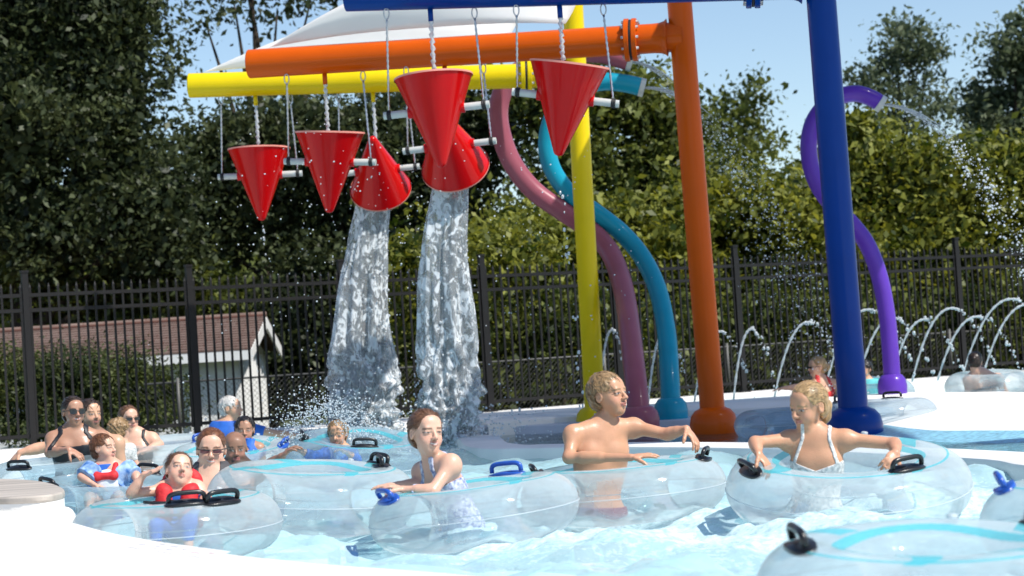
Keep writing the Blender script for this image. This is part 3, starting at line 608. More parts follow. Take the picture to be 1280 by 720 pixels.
FRM['blue'] = frame('blue', 15.0, (1069, 540), (1027, 5), (433, -7), (1027, -24), 0.138, 15.4, 0.862, 'dark blue pole and overhead beam frame carrying two red tipping buckets')

# ------------------------------------------------------------------ buckets
def chain(mb, a, b):
    a, b = Vector(a), Vector(b); n = max(8, int((b - a).length / 0.022)); pts = [a + (b - a) * (i / n) for i in range(n + 1)]
    mb.tube(pts, [0.0065 if i % 2 else 0.011 for i in range(n + 1)], 5)
BUCKR, BUCKH = 0.315, 0.74
def bucket(fr, px, py, tip, lean, label, rate=1.0):
    """px,py: axle centre. tip: rotation about the axle (0 upright). lean: rotation in the beam plane"""
    root_f, bl, br, u, rad, d, top = FRM[fr]
    Yb = bl.y + (br.y - bl.y) * ((px - 250) / 600.0) * 0.8
    c = P(px, py, Yb)
    # beam point straight above
    t = (c.x - bl.x) / (br.x - bl.x); bp = bl + (br - bl) * t; c.y = bp.y
    ax = Vector((u.x, u.y, 0)).normalized(); ax = (ax * math.cos(lean) + Vector((0, 0, 1)) * math.sin(lean)).normalized()
    fwd = Vector((0, 0, 1)).cross(ax).normalized(); dn = -(ax.cross(fwd)).normalized()
    if dn.z > 0: dn = -dn
    cd = dn * math.cos(tip) + fwd * math.sin(tip)           # rim -> apex
    rim = c - cd * 0.27; apex = c + cd * (BUCKH - 0.27)
    root = empty('tipping_bucket', tuple(c), label, 'bucket', 'red tipping buckets')
    mb = MB(); pr = []
    for i in range(13): q = i / 12; pr.append((BUCKR * (1 - q) + 0.047 * q, BUCKH * q * 0.94))
    pr += [(0.040, BUCKH * .965), (0.028, BUCKH * .985), (0.001, BUCKH * .995)]
    inn = [(0.001, BUCKH - .03), (0.02, BUCKH - .04)] + [(BUCKR * (1 - q) + 0.02 * q - .010, BUCKH * q * 0.95 + .001) for q in np.linspace(1, 0, 10)]
    mb.lathe(rim, pr + inn, cd, 40); mb.build('cone_shell', 'red', root, sharp=50)
    mb = MB(); mb.lathe(rim, [(BUCKR + .004, .012), (BUCKR + .004, -.004), (BUCKR - .012, -.004), (BUCKR - .012, .012)], cd, 40); mb.build('rim_edge', 'rededge', root, sharp=40)
    rr = BUCKR * (1 - 0.27 / BUCKH)
    for s_ in (-1, 1):
        a0 = c + ax * s_ * (rr - .02); a1 = c + ax * s_ * 0.43
        mb = MB(); mb.tube([a0, c + ax * s_ * (rr + .03)], .045, 12); mb.build('boss', 'red', root, sharp=40)
        mb = MB(); mb.tube([a0, a1], .031, 14); axo = mb.build('axle', 'pvc', root, sharp=40)
        e = c + ax * s_ * 0.385; mb = MB(); mb.lathe(e, [(.033, -.018), (.040, -.012), (.040, -.004), (.033, 0), (.040, .004), (.040, .012), (.033, .018)], ax, 14); mb.build('clamp', 'gasket', axo)
        tb = e + Vector((0, 0, 1)) * ((bp.z - rad) - e.z) - ax * s_ * 0.03; tb.y = bp.y; tb.z = (bl + (br - bl) * ((tb.x - bl.x) / (br.x - bl.x))).z - rad + .01
        mb = MB(); chain(mb, e + Vector((0, 0, .035)), tb - Vector((0, 0, .09))); mb.build('chain', 'steel', root)
        mb = MB(); lp_ = [tb + Vector((0.022 * math.sin(q_), 0, -.045 + .045 * math.cos(q_))) for q_ in np.linspace(0, 6.283, 13)]; mb.tube(lp_, .006, 6, False); mb.build('shackle', 'steel', root)
    # feed nozzle + stream
    npx = bl + (br - bl) * t + Vector((0.0, 0, -rad + .01)); mb = MB(); mb.tube([npx, npx - Vector((0, 0, .11))], .022, 10); mb.build('nozzle', fr, root_f)
    s0 = npx - Vector((0, 0, .10)); zend = max(rim.z - .05, c.z + .1)
    n = 26; pts = [s0 + Vector((0.004 * math.sin(i * 1.7), 0.004 * math.cos(i * 2.1), (zend - s0.z) * i / n)) for i in range(n + 1)]
    mb = MB(); mb.tube(pts, [.016 + .007 * math.sin(i * 2.3) for i in range(n + 1)], 8)
    o = mb.build('water_stream', 'jet', loc=tuple(s0)); tag(o, 'thin water stream falling from %s beam nozzle into %s' % (fr, label.split(' hanging')[0].split(' tipped')[0]), 'water stream', 'feed streams above the buckets')
    return root, c, rim, apex, cd
B = {}
B[1] = bucket('yellow', 325, 219, 0.0, R(-1), 'upright red cone bucket hanging at the free end of the yellow beam')
B[2] = bucket('orange', 412, 202, R(4), R(-5), 'upright red cone bucket hanging at the free end of the orange beam')
B[3] = bucket('yellow', 472, 213, R(-(180 - 50)), R(2), 'tipped red bucket pouring water, hanging from the yellow beam')
B[4] = bucket('orange', 562, 183, R(-(180 - 50)), R(2), 'tipped red bucket pouring water, hanging from the orange beam')
B[5] = bucket('blue', 545, 136, R(-2), R(2), 'upright red cone bucket hanging at the free end of the blue beam')
B[6] = bucket('blue', 707, 121, R(5), R(-11), 'bright red cone bucket with sloping rim hanging near the blue beam middle')

# ------------------------------------------------------------------ shade sails
def sail(name, label, pts, mat, sag, n=22):
    a, b, c = [np.array(tuple(p)) for p in pts]; Vg = []
    nrm_ = np.cross(b - a, c - a); nrm_ /= np.linalg.norm(nrm_)
    for i in range(n + 1):
        row = []
        for j in range(n + 1):
            u_, v_ = i / n, j / n; p = a * (1 - u_) + (b * (1 - v_) + c * v_) * u_
            w = u_ * (1 - u_) * 4 * (0.3 + v_ * (1 - v_) * 2.8); p = p + nrm_ * sag * w
            # edges curve inwards
            ctr_ = (a + b + c) / 3; ed = max(u_ * (1 - u_) * 4 * (1 if v_ < .001 or v_ > .999 else 0), 0)
            row.append(p + nrm_ * 0.012 * math.sin(v_ * 26 + u_ * 9) * u_)
        Vg.append(row)
    mb = MB(); mb.grid(np.array(Vg)); o = mb.build(name, mat, loc=tuple(a)); tag(o, label, 'shade sail', 'shade sails above the beams')
    md_ = o.modifiers.new('cloth', 'SOLIDIFY'); md_.thickness = 0.004
    return o
def beam_pt(fr, t, dz=0.0): _, bl, br, u, rad, d, top = FRM[fr]; return bl + (br - bl) * t + Vector((0, 0, rad + dz))
sail('shade_sail', 'white mesh shade sail rising from the tip of the yellow beam', [beam_pt('yellow', 0.04, .01), beam_pt('yellow', 0.80, .03), FRM['yellow'][6] - Vector((0.1, -0.9, 0.1))], 'sail', 0.25)
sail('shade_sail', 'greyish white mesh shade sail rising from the tip of the orange beam', [beam_pt('orange', 0.05, .01), beam_pt('orange', 0.74, .05), FRM['orange'][6] - Vector((0.2, -0.9, 0.1))], 'sail', 0.35)

def canopy(a, b, c, d, label, mat):
    a, b, c, d = [np.array(tuple(q)) for q in (a, b, c, d)]; n = 16; Vg = []
    for i in range(n + 1):
        row = []
        for j in range(n + 1):
            u_, v_ = i / n, j / n; p = (a * (1 - u_) + b * u_) * (1 - v_) + (d * (1 - u_) + c * u_) * v_
            row.append(p - np.array([0, 0, 1.2]) * u_ * (1 - u_) * v_ * (1 - v_))
        Vg.append(row)
    mb = MB(); mb.grid(np.array(Vg)); o = mb.build('shade_sail', mat, loc=tuple(a)); tag(o, label, 'shade sail', 'shade sails above the beams'); o.modifiers.new('cloth', 'SOLIDIFY').thickness = 0.004
canopy(Vector((2.2, 20.2, 5.25)), Vector((2.7, 12.4, 5.3)), Vector((5.9, 11.2, 4.9)), Vector((6.0, 19.8, 4.9)), 'blue mesh shade sail stretched high over the three coloured poles', 'sail_blue')
SAILO = [o for o in COL.objects if o.name.startswith('shade_sail')][-1]; LOC[SAILO] = Vector(SAILO.location)
for a_, b_ in ((Vector((2.2, 20.2, 5.25)), FRM['yellow'][6]), (Vector((2.7, 12.4, 5.3)), FRM['blue'][6])):
    mb = MB(); mb.tube([a_, b_ - Vector((0, 0, .1))], .008, 6); mb.build('stay_cable', 'steel', SAILO)
for a_ in (Vector((5.95, 11.2, 4.95)), Vector((6.05, 19.8, 4.95))):
    mb = MB(); mb.tube([Vector((a_.x, a_.y, -.8)), a_], .08, 14); mb.build('mast', 'steel', SAILO)
# ------------------------------------------------------------------ serpentine spray pipes
def spray_pipe(name, label, pts, Y, rad, mat, depth_wob=0.0, gz=0.0):
    sm = lambda t: t * t * (3 - 2 * t)
    q = [P(px, py, Y + depth_wob * sm(min(1, i / 5))) for i, (px, py) in enumerate(pts)]
    root = empty('spray_pipe', (q[0].x, q[0].y, gz), label, 'spray pipe', 'curved spray pipes')
    base_ = Vector((q[0].x, q[0].y, gz)); q = [base_] + q[1:]
    s_ = spline(q, 8); mb = MB(); mb.tube(s_, rad, 24, caps=False); mb.build('pipe', mat, root)
    mb = MB(); mb.lathe(base_, [(rad * 1.5, -.08), (rad * 1.7, .0), (rad * 1.75, .08), (rad * 1.6, .15), (rad * 1.25, .195), (rad * 1.0, .205)]); mb.build('base_collar', mat, root)
    e = s_[-1]; dv = s_[-1] - s_[-2]; dv /= np.linalg.norm(dv)
    mb = MB(); mb.lathe(e, [(rad * 1.0, -.05), (rad * 1.05, -.045), (rad * 1.05, .005), (rad * .86, .005), (rad * .84, -.1)], dv, 24); mb.build('outlet_ring', 'pvc', root, sharp=40)
    return root, Vector(e), Vector(dv)
SP = {}
SP['pink'] = spray_pipe('spray_pipe', 'faded rose pink serpentine spray pipe crossing behind the yellow pole', [(800, 531), (795, 480), (788, 420), (780, 365), (764, 318), (738, 288), (702, 263), (666, 237), (641, 205), (627, 170), (623, 137), (632, 108), (655, 85), (695, 70), (745, 66), (790, 77)], 17.8, 0.106, 'pink', 2.5, 0.05)
SP['teal'] = spray_pipe('spray_pipe', 'teal blue serpentine spray pipe with open end above red bucket', [(839, 519), (837, 470), (833, 415), (822, 362), (803, 322), (778, 292), (748, 268), (714, 244), (692, 215), (684, 186), (687, 158), (700, 130), (724, 110), (755, 102), (785, 105), (805, 110)], 18.7, 0.096, 'teal', 1.6, 0.085)
SP['purple'] = spray_pipe('spray_pipe', 'violet serpentine spray pipe standing on the far deck', [(1116, 492), (1113, 440), (1108, 390), (1099, 345), (1084, 306), (1062, 277), (1036, 252), (1018, 222), (1011, 190), (1014, 160), (1026, 138), (1046, 122), (1070, 117), (1090, 123), (1103, 131)], 20.0, 0.088, 'purple', 0.0, 0.15)

def spray(name, label, e, dv, v0, n, spread, T, rmin, rmax, seed, parent=None, core=True):
    rg = np.random.default_rng(seed); t = T * rg.uniform(0, 1, n) ** 0.62
    v = np.array(dv)[None] * v0 * rg.uniform(0.85, 1.1, n)[:, None] + rg.normal(size=(n, 3)) * spread
    p = np.array(e)[None] + v * t[:, None]; p[:, 2] -= 4.9 * t * t; ok = p[:, 2] > 0.02; p = p[ok]
    r_ = (rmin + (rmax - rmin) * rg.uniform(0, 1, n) ** 3)[ok]
    root = empty('water_spray', tuple(e), label, 'water spray', 'sprays from the curved pipes')
    tag(drops('droplet_shower', p, r_, 'drop', root), kind='stuff')
    if core:
        for k in range(5):
            vv = np.array(dv) * v0 + rg.normal(size=3) * spread * .7; tt = np.linspace(0, T * rg.uniform(.16, .34), 30); q = np.array(e)[None] + vv[None] * tt[:, None]; q[:, 2] -= 4.9 * tt ** 2
            mb = MB(); mb.tube(q, [(0.007 + 0.005 * abs(math.sin(i * 1.9 + k))) * (1 - (i / 30) ** 2) + .001 for i in range(30)], 5); mb.build('water_strand', 'jet', root)
spray('water_spray', 'water arcing out of the violet pipe into the right side pool', SP['purple'][1], Vector((0.97, -0.05, -0.10)), 2.6, 1500, 0.17, 0.95, 0.004, 0.016, 61)
spray('water_spray', 'fine water spray from the teal pipe drifting past the orange post', SP['teal'][1], Vector((0.99, -0.05, -0.02)), 2.4, 1300, 0.18, 0.9, 0.003, 0.012, 62)
spray('water_spray', 'thin water spray from the rose pipe falling behind the orange post', SP['pink'][1], Vector((0.96, 0.05, -0.2)), 2.2, 600, 0.20, 0.9, 0.003, 0.010, 63)

# ------------------------------------------------------------------ ground jets
def jet(i, s, a, e, Y):
    ps, pa, pe = [np.array(tuple(P(*q, Y))) for q in (s, a, e)]
    zt = pa[2]; t_up = math.sqrt(max(zt - ps[2], .05)); t_dn = math.sqrt(max(zt - pe[2], .05)); n = 44; up_, dn_ = [], []
    k = t_up / (t_up + t_dn); rg = np.random.default_rng(300 + i); pts = []
    for j in range(n + 1):
        f = j / n; tt = f * (t_up + t_dn) - t_up; p = ps + (pe - ps) * f; p[2] = zt - tt * tt; pts.append(p)
    pts = np.array(pts); cut = int(n * min(0.72, k + 0.12))
    root = empty('water_jet', tuple(ps), None, 'water jet', 'arching deck jets')
    mb = MB(); mb.tube(pts[:cut], [0.011 + 0.004 * math.sin(j * 2.2) + .006 * j / n for j in range(cut)], 7); mb.build('jet_stream', 'jet', root)
    m_ = 34; fi = rg.uniform(cut - 4, n, m_); lo = np.clip(fi.astype(int), 0, n - 1); pp = pts[lo] + (pts[lo + 1] - pts[lo]) * (fi - lo)[:, None] + rg.normal(size=(m_, 3)) * .015
    drops('droplet_trail', pp, .005 + .016 * rg.uniform(0, 1, m_) ** 2, 'jet', root, stretch=(1, 1, 1.4))['kind'] = 'stuff'; return root
JETS = [((752, 470), (772, 412), (785, 470), 21.9), ((810, 508), (826, 415), (864, 500), 21.8), ((868, 502), (905, 414), (944, 498), 21.8), ((917, 500), (944, 411), (972, 492), 22.0), ((968, 497), (1021, 402), (1062, 485), 22.2), ((1030, 492), (1085, 387), (1150, 480), 22.4), ((1072, 480), (1103, 398), (1168, 470), 22.7), ((1112, 486), (1158, 399), (1206, 470), 22.9), ((1140, 478), (1208, 384), (1246, 460), 23.2), ((1172, 476), (1232, 395), (1277, 462), 23.0), ((1202, 474), (1274, 373), (1340, 470), 23.2), ((1230, 465), (1290, 380), (1350, 460), 23.5)]
JL = ['short water jet arching between the yellow pole and rose pipe', 'water jet arching past the teal pipe collar', 'water jet arching behind the orange post', 'narrow water jet arching just beyond the orange post', 'water jet arching above the woman in red towards the blue post', 'tall water jet arching out from behind the blue post', 'water jet crossing behind the violet pipe'] + ['water jet arching in the row between violet pipe and bare backed bather'] * 3 + ['tall water jet arching over and beyond the bare backed bather'] * 2
for i, (s, a, e, Y) in enumerate(JETS):
    o = jet(i, s, a, e, Y); o['label'] = JL[i]

# ------------------------------------------------------------------ pouring water columns
def pour(bk, foot_px, Y, wt, wb, label, seed, fork=0.0):
    root_b, c, rim, apex, cd = B[bk]
    low = rim + (Vector((0, 0, -1)) - cd * (-cd.z)).normalized() * BUCKR * 0.55
    ft = P(*foot_px, low.y); top = Vector((rim.x, rim.y, rim.z + 0.10)); bot = Vector((ft.x, top.y - 0.05, 0.0))
    root = empty('water_column', (bot.x, bot.y, 0), label, 'falling water', 'water poured from buckets')
    def col(nm, nu, nv, wt, wb, off, sd, amp):
        Vg = np.zeros((nv + 1, nu, 3))
        for i in range(nv + 1):
            f = i / nv; zz = top.z * (1 - f); xx = top.x + (bot.x - top.x) * f ** 0.6; yy = top.y + (bot.y - top.y) * f
            w = wt + (wb - wt) * (f ** 0.8); w *= 1 + 0.10 * math.sin(f * 9 + sd) * f
            xo = 0.05 * f * math.sin(f * 7 + sd)
            for j in range(nu):
                an = 6.28318 * j / nu; ca, sa = math.cos(an), math.sin(an)
                st = 1.0 + 5.0 * (1 - f) ** 2
                q = Vector((ca * 1.6 + sd, sa * 1.6, zz * 2.2 / st)); q2 = Vector((ca * 2.7, sa * 2.7 + sd, zz * 8.0 / st)); q3 = Vector((ca * 5.2, sa * 5.2, zz * 18 / st + sd)); q4 = Vector((ca * 22 + sd, sa * 22, zz * 34 / st))
                dsp = (0.20 * mnoise.noise(q) + 0.20 * mnoise.noise(q2) + 0.24 * mnoise.noise(q3) + 0.02 * mnoise.noise(q4)) * amp * (0.35 + 0.9 * f)
                Vg[i, j] = (xx + xo + off + ca * w * (1 + dsp), yy + sa * w * 0.55 * (1 + dsp * 1.3), zz + 0.02 * mnoise.noise(q3 + Vector((5, 5, 5))))
        mb = MB(); mb.grid(Vg, wrap_v=True); return mb.build(nm, 'pour', root)
    col('water_sheet', 110, 300, wt, wb, 0, seed, 1.7)
    col('inner_water', 50, 180, wt * .55, wb * .6, 0.01, seed + 9, 2.2)
    rg = np.random.default_rng(seed); n = 500; f = rg.uniform(0, 1, n) ** 0.6; an = rg.uniform(0, 6.283, n); w = (wt + (wb - wt) * f) * (1 + abs(rg.normal(size=n)) * 0.16 * f)
    p = np.stack([top.x + (bot.x - top.x) * f ** 0.6 + np.cos(an) * w, top.y + np.sin(an) * w * .6, top.z * (1 - f)], 1)
    tag(drops('spray_drops', p, rg.uniform(.003, .011, n), 'drop', root, stretch=(1, 1, 1.6)), kind='stuff')
    n = 900; dd = rg.normal(size=(n, 3)); p = np.stack([bot.x + dd[:, 0] * wb * 1.5, bot.y + dd[:, 1] * wb, abs(dd[:, 2]) * 0.17], 1)
    tag(drops('splash_drops', p, rg.uniform(.004, .014, n), 'drop', root), kind='stuff')
pour(3, (450, 552), 19, .135, .33, 'water column pouring from the yellow beam bucket onto the boy', 71)
pour(4, (556, 566), 17, .145, .27, 'water column pouring from the orange beam bucket behind the girl', 72)
# drips below upright buckets
for k, nm in ((1, 'dripping thread of water below the bucket at the yellow beam tip'), (6, 'falling drips below the bright red bucket with sloping rim')):
    ap = B[k][3]; rg = np.random.default_rng(80 + k); n = 26 if k == 6 else 9; f = np.sort(rg.uniform(0, 1, n)); ln = ap.z - .3 if k == 6 else .35
    p = np.stack([ap.x + 0.03 * f * ln + rg.normal(size=n) * .012, np.full(n, ap.y) + rg.normal(size=n) * .01, ap.z - .02 - f * ln], 1)
    o = drops('drip', p, rg.uniform(.006, .013, n), 'jet', None, tuple(ap), stretch=(1, 1, 1.7)); tag(o, nm, 'water drips', None, 'stuff')
# loose droplets between buckets and water
rg = np.random.default_rng(99); n = 700
p = np.stack([rg.uniform(-2.6, 1.2, n), rg.uniform(16, 20, n), rg.uniform(0.3, 3.0, n)], 1); p[:, 0] = np.where(rg.uniform(size=n) < .6, -1.2 + rg.normal(size=n) * .7, p[:, 0])
o = drops('drifting_droplets', p, rg.uniform(.003, .009, n), 'drop', None, (-.8, 18, 0.1)); tag(o, 'loose water droplets drifting in the air under the buckets', 'droplets', None, 'stuff')

rg = np.random.default_rng(123); n = 1500; c_ = P(408, 536, 13.35); an = rg.uniform(-0.3, 3.5, n); rr_ = .10 + abs(rg.normal(size=n)) * .10
p = np.stack([c_.x + np.cos(an) * rr_ * 1.3 + rg.normal(size=n) * .03, c_.y + rg.normal(size=n) * .10, np.maximum(c_.z - .02 + np.sin(an) * rr_ + rg.normal(size=n) * .03, .02)], 1)
o = drops('water_splash', p, rg.uniform(.002, .0065, n), 'drop', None, tuple(c_)); tag(o, 'white splash of droplets bursting beside the boy in the rash guard', 'splash', None, 'stuff')
# ================================================================== SWIM TUBES
def swim_tube(label, px, Y, Rm=0.47, r=0.15, z=0.14, tilt=(0, 0), handles=(), mat='vinyl', cyan=True, spokes=(30, 120, 210, 300), spin=0, shape=1.0):
    c = P(px, 500, Y); c.z = z
    root = empty('swim_tube', tuple(c), label, 'swim tube', 'clear inflatable swim tubes', rot=(R(tilt[0]), R(tilt[1]), R(spin)))
    R0 = Rm - r
    def surf(th, ph, off=0.0):
        rr = r * (1 + 0.012 * math.sin(th * 38) * max(0, -math.cos(ph)) + 0.008 * math.sin(th * 5 + ph)) + off
        q = R0 + rr * math.cos(ph); return (q * math.cos(th), q * math.sin(th), rr * math.sin(ph) * 0.95)
    nu, nv = 96, 36
    mb = MB(); mb.grid(np.array([[surf(6.28318 * i / nu, 6.28318 * j / nv) for j in range(nv)] for i in range(nu)]), True, True); mb.build('tube_wall', mat, root)
    mb = MB(); mb.tube([surf(6.28318 * i / 72, 0.0, .001) for i in range(73)], .0028, 6, False); mb.tube([surf(6.28318 * i / 72, 3.1416, .001) for i in range(73)], .0028, 6, False); mb.build('seam', 'seam', root)
    if cyan:
        mb = MB(); mb.grid(np.array([[surf(6.28318 * i / 96, R(112 + 13 * j / 5 + 5 * math.sin(6.28318 * i / 96 * 3)), .0015) for j in range(6)] for i in range(97)])); mb.build('cyan_ring', 'cyan', root)
        for a in spokes:
            mb = MB(); mb.grid(np.array([[surf(R(a) + (k - 3) * 0.035 * (0.6 + (i / 10) * 1.1) + 0.10 * math.sin(i * .4), R(66 + 46 * i / 10), .002) for k in range(7)] for i in range(11)])); mb.build('cyan_spoke', 'cyan', root)
        mb = MB(); mb.grid(np.array([[surf(6.28318 * i / 96, R(70 + 4 * j / 2), .0018) for j in range(3)] for i in range(97)])); mb.build('cyan_line', 'cyan', root)
    # valve
    mb = MB(); p0 = surf(R(70), R(60)); p1 = surf(R(70), R(60), .02); mb.tube([p0, p1], .016, 10); mb.build('valve', 'seam', root)
    for (a, ph, col) in handles:
        th = R(a); n0 = np.array(surf(th, R(ph), 0.0)); nn = np.array(surf(th, R(ph), 0.05)) - n0; nn /= np.linalg.norm(nn)
        tg = np.array([-math.sin(th), math.cos(th), 0]); bt = np.cross(nn, tg)
        pts = []
        for t in np.linspace(0, math.pi, 13):
            cx = math.cos(t); sx = math.sin(t); pts.append(n0 + tg * (0.078 * np.sign(cx) * abs(cx) ** 0.45) + nn * (0.008 + 0.040 * abs(sx) ** 0.5))
        mb = MB(); mb.tube(pts, [0.0108] * 13, 10); hd = mb.build('handle', col, root)
        mb = MB(); rings = []
        for sc_, dz in ((1.0, -.004), (1.0, .006), (0.93, .010), (0.02, .011)):
            rings.append([n0 + tg * 0.098 * sc_ * np.sign(math.cos(q)) * abs(math.cos(q)) ** .8 + bt * 0.038 * sc_ * math.sin(q) + nn * (dz - 0.014 * (math.cos(q) ** 2) * .6) for q in np.linspace(0, 6.28318, 20, endpoint=False)])
        mb.grid(np.array(rings), wrap_v=True); mb.build('base_plate', col, hd)
    return root
BK, BL = 'black', 'bluep'
swim_tube('clear swim tube with blue handles around the girl with wet brown hair', 584, 8.55, 0.47, 0.140, 0.115, (0, -4), [(205, 62, BL), (60, 92, BL)])
swim_tube('clear swim tube with black handles under the blond boy', 772, 9.35, 0.50, 0.142, 0.11, (0, -2), [(186, 66, BK), (-14, 70, BK)])
swim_tube('clear swim tube with cyan rings around the girl in the white swimsuit', 1053, 8.55, 0.54, 0.150, 0.13, (9, 0), [(196, 60, BK), (-62, 84, BK)])
swim_tube('large empty swim tube with cyan bands floating at the pool edge', 1152, 4.95, 0.46, 0.145, 0.13, (3, 1), [(184, 78, BK), (20, 80, BK)], spokes=(250, 300, 20, 140))
swim_tube('clear swim tube with one blue handle beyond the empty cyan banded tube', 1400, 6.2, 0.47, 0.15, 0.14, (0, 0), [(170, 66, BL), (20, 80, BL)])
swim_tube('clear swim tube holding the child in the red life jacket', 212, 8.62, 0.47, 0.143, 0.125, (1, 0), [(-72, 78, BK), (-48, 70, BK)])
swim_tube('tilted clear swim tube with a rounded raised end beside the smiling woman', 383, 9.55, 0.52, 0.165, 0.16, (2, 5), [(12, 96, BK), (36, 80, BK)], cyan=True)
swim_tube('swim tube with painted bluish shade holding the toddler in arm floats', 128, 11.0, 0.47, 0.145, 0.10, (4, 4), [(222, 70, BK), (60, 84, BK)], 'vinylb', False)
swim_tube('pale swim tube beside the woman in black sunglasses', 58, 13.1, 0.47, 0.15, 0.14, (3, 0), [(250, 75, BK), (20, 75, BK)], 'vinylb', False)
swim_tube('pale swim tube around the woman in the black bikini', 205, 15.3, 0.47, 0.16, 0.15, (6, 0), [(10, 75, BK)], 'vinyl', False)
swim_tube('swim tube with teal ring around the dark haired boy', 285, 13.9, 0.50, 0.15, 0.14, (8, 0), [(130, 80, BL), (-10, 70, BL)])
swim_tube('swim tube with painted bluish shade under the boy in the splash', 445, 13.5, 0.52, 0.16, 0.15, (8, 6), [(195, 75, BK), (-80, 90, BK)], 'vinylb', True)
swim_tube('grey blue swim tube with black handles floating before the divider deck', 1098, 16.1, 0.48, 0.14, 0.10, (0, 0), [(60, 85, BK), (150, 85, BK)], 'vinylb', False)
swim_tube('grey blue swim tube floating behind the girl in the white swimsuit', 985, 16.0, 0.46, 0.13, 0.09, (0, 0), [(60, 85, BK)], 'vinylb', False)
swim_tube('clear swim tube around the bather with the bare back', 1238, 20.6, 0.47, 0.16, 0.15, (4, 0), [(100, 85, BK)], 'vinyl', False)
swim_tube('teal ringed swim tube around the child in the teal shirt', 1092, 20.5, 0.44, 0.15, 0.15, (6, 0), [(-60, 85, BK)], 'vinylb', True)

# ================================================================== PEOPLE (implicit surfaces)
def vn(a): a = np.array(a, float); return a / (np.linalg.norm(a) + 1e-12)
class Field:
    def __init__(s): s.pr = []
    def cap(s, a, b, ra, rb, k=.02, sg=1): s.pr.append(('c', np.array(a, float), np.array(b, float), ra, rb, k, sg))
    def ell(s, c, r, ax=None, k=.02, sg=1): s.pr.append(('e', np.array(c, float), np.array(r, float), np.eye(3) if ax is None else np.array(ax, float), 0, k, sg))
    def bounds(s, pr=None):
        lo, hi = [], []
        for p in (pr or s.pr):
            if p[6] < 0: continue
            if p[0] == 'c': m_ = max(p[3], p[4]); lo.append(np.minimum(p[1], p[2]) - m_); hi.append(np.maximum(p[1], p[2]) + m_)
            else: e = np.sqrt(((p[3] * p[2][:, None]) ** 2).sum(0)); lo.append(p[1] - e); hi.append(p[1] + e)
        return np.min(lo, 0), np.max(hi, 0)
    def solve(s, h, pad=.06):
        lo, hi = s.bounds(); lo = lo - pad; hi = hi + pad; n = np.ceil((hi - lo) / h).astype(int) + 1
        D = np.full(n, 0.3, np.float32); s.lo, s.h, s.n = lo, h, n
        for p in s.pr:
            l2, h2 = s.bounds([p[:6] + (1,)]); mg = p[5] * 1.2 + 3 * h
            i0 = np.clip(((l2 - mg - lo) / h).astype(int), 0, n - 1); i1 = np.clip(((h2 + mg - lo) / h).astype(int) + 2, 1, n)
            if np.any(i1 <= i0): continue
            xs = [(lo[a] + h * np.arange(i0[a], i1[a])).astype(np.float32) for a in range(3)]
            Xg = np.stack(np.meshgrid(*xs, indexing='ij'), -1)
            if p[0] == 'c':
                ab = p[2] - p[1]; t = np.clip(((Xg - p[1]) @ ab) / (ab @ ab + 1e-12), 0, 1)
                d = np.linalg.norm(Xg - p[1] - t[..., None] * ab, axis=-1) - (p[3] + (p[4] - p[3]) * t)
            else:
                q = (Xg - p[1]) @ p[3].T; k0 = np.linalg.norm(q / p[2], axis=-1); k1 = np.linalg.norm(q / (p[2] ** 2), axis=-1); d = k0 * (k0 - 1) / (k1 + 1e-9)
            sl = tuple(slice(i0[a], i1[a]) for a in range(3)); o = D[sl]; k = p[5]
            if p[6] > 0: hh = np.clip(.5 + .5 * (o - d) / k, 0, 1); D[sl] = o * (1 - hh) + d * hh - k * hh * (1 - hh)
            else: d = -d; hh = np.clip(.5 - .5 * (o - d) / k, 0, 1); D[sl] = o * (1 - hh) + d * hh + k * hh * (1 - hh)
        return D
    def coords(s): return np.stack(np.meshgrid(*[s.lo[a] + s.h * np.arange(s.n[a]) for a in range(3)], indexing='ij'), -1)
def surfnets(D, lo, h):
    n = np.array(D.shape); ins = D < 0
    c = np.zeros(n - 1, np.int8)
    for dx in (0, 1):
        for dy in (0, 1):
            for dz in (0, 1): c += ins[dx:n[0] - 1 + dx, dy:n[1] - 1 + dy, dz:n[2] - 1 + dz]
    act = (c > 0) & (c < 8); I = np.argwhere(act); idx = np.full(n - 1, -1, np.int32); idx[act] = np.arange(len(I))
    offs = np.array([(a, b, d) for a in (0, 1) for b in (0, 1) for d in (0, 1)])
    val = np.stack([D[I[:, 0] + o[0], I[:, 1] + o[1], I[:, 2] + o[2]] for o in offs], 1)
    P_ = np.zeros((len(I), 3)); cnt = np.zeros(len(I))
    for a in range(8):
        for b in range(a + 1, 8):
            if np.abs(offs[a] - offs[b]).sum() != 1: continue
            m_ = (val[:, a] < 0) != (val[:, b] < 0); t = val[:, a] / (val[:, a] - val[:, b] + 1e-12)
            q = offs[a] + t[:, None] * (offs[b] - offs[a]); P_[m_] += q[m_]; cnt[m_] += 1
    v = lo + h * (I + P_ / cnt[:, None]); F = []
    for ax in range(3):
        sl0 = [slice(1, -1)] * 3; sl1 = [slice(1, -1)] * 3; sl0[ax] = slice(0, -1); sl1[ax] = slice(1, None)
        a, b = ins[tuple(sl0)], ins[tuple(sl1)]; e = np.argwhere(a != b); off = np.array([1, 1, 1]); off[ax] = 0; e2 = e + off
        sg = a[tuple(e.T)]; u_, w_ = [(1, 2), (2, 0), (0, 1)][ax]
        def cid(du, dw): q = e2.copy(); q[:, u_] -= du; q[:, w_] -= dw; return idx[tuple(q.T)]
        qd = np.stack([cid(1, 1), cid(0, 1), cid(0, 0), cid(1, 0)], 1); qd[~sg] = qd[~sg][:, ::-1]; F.append(qd)
    return v, np.concatenate(F)
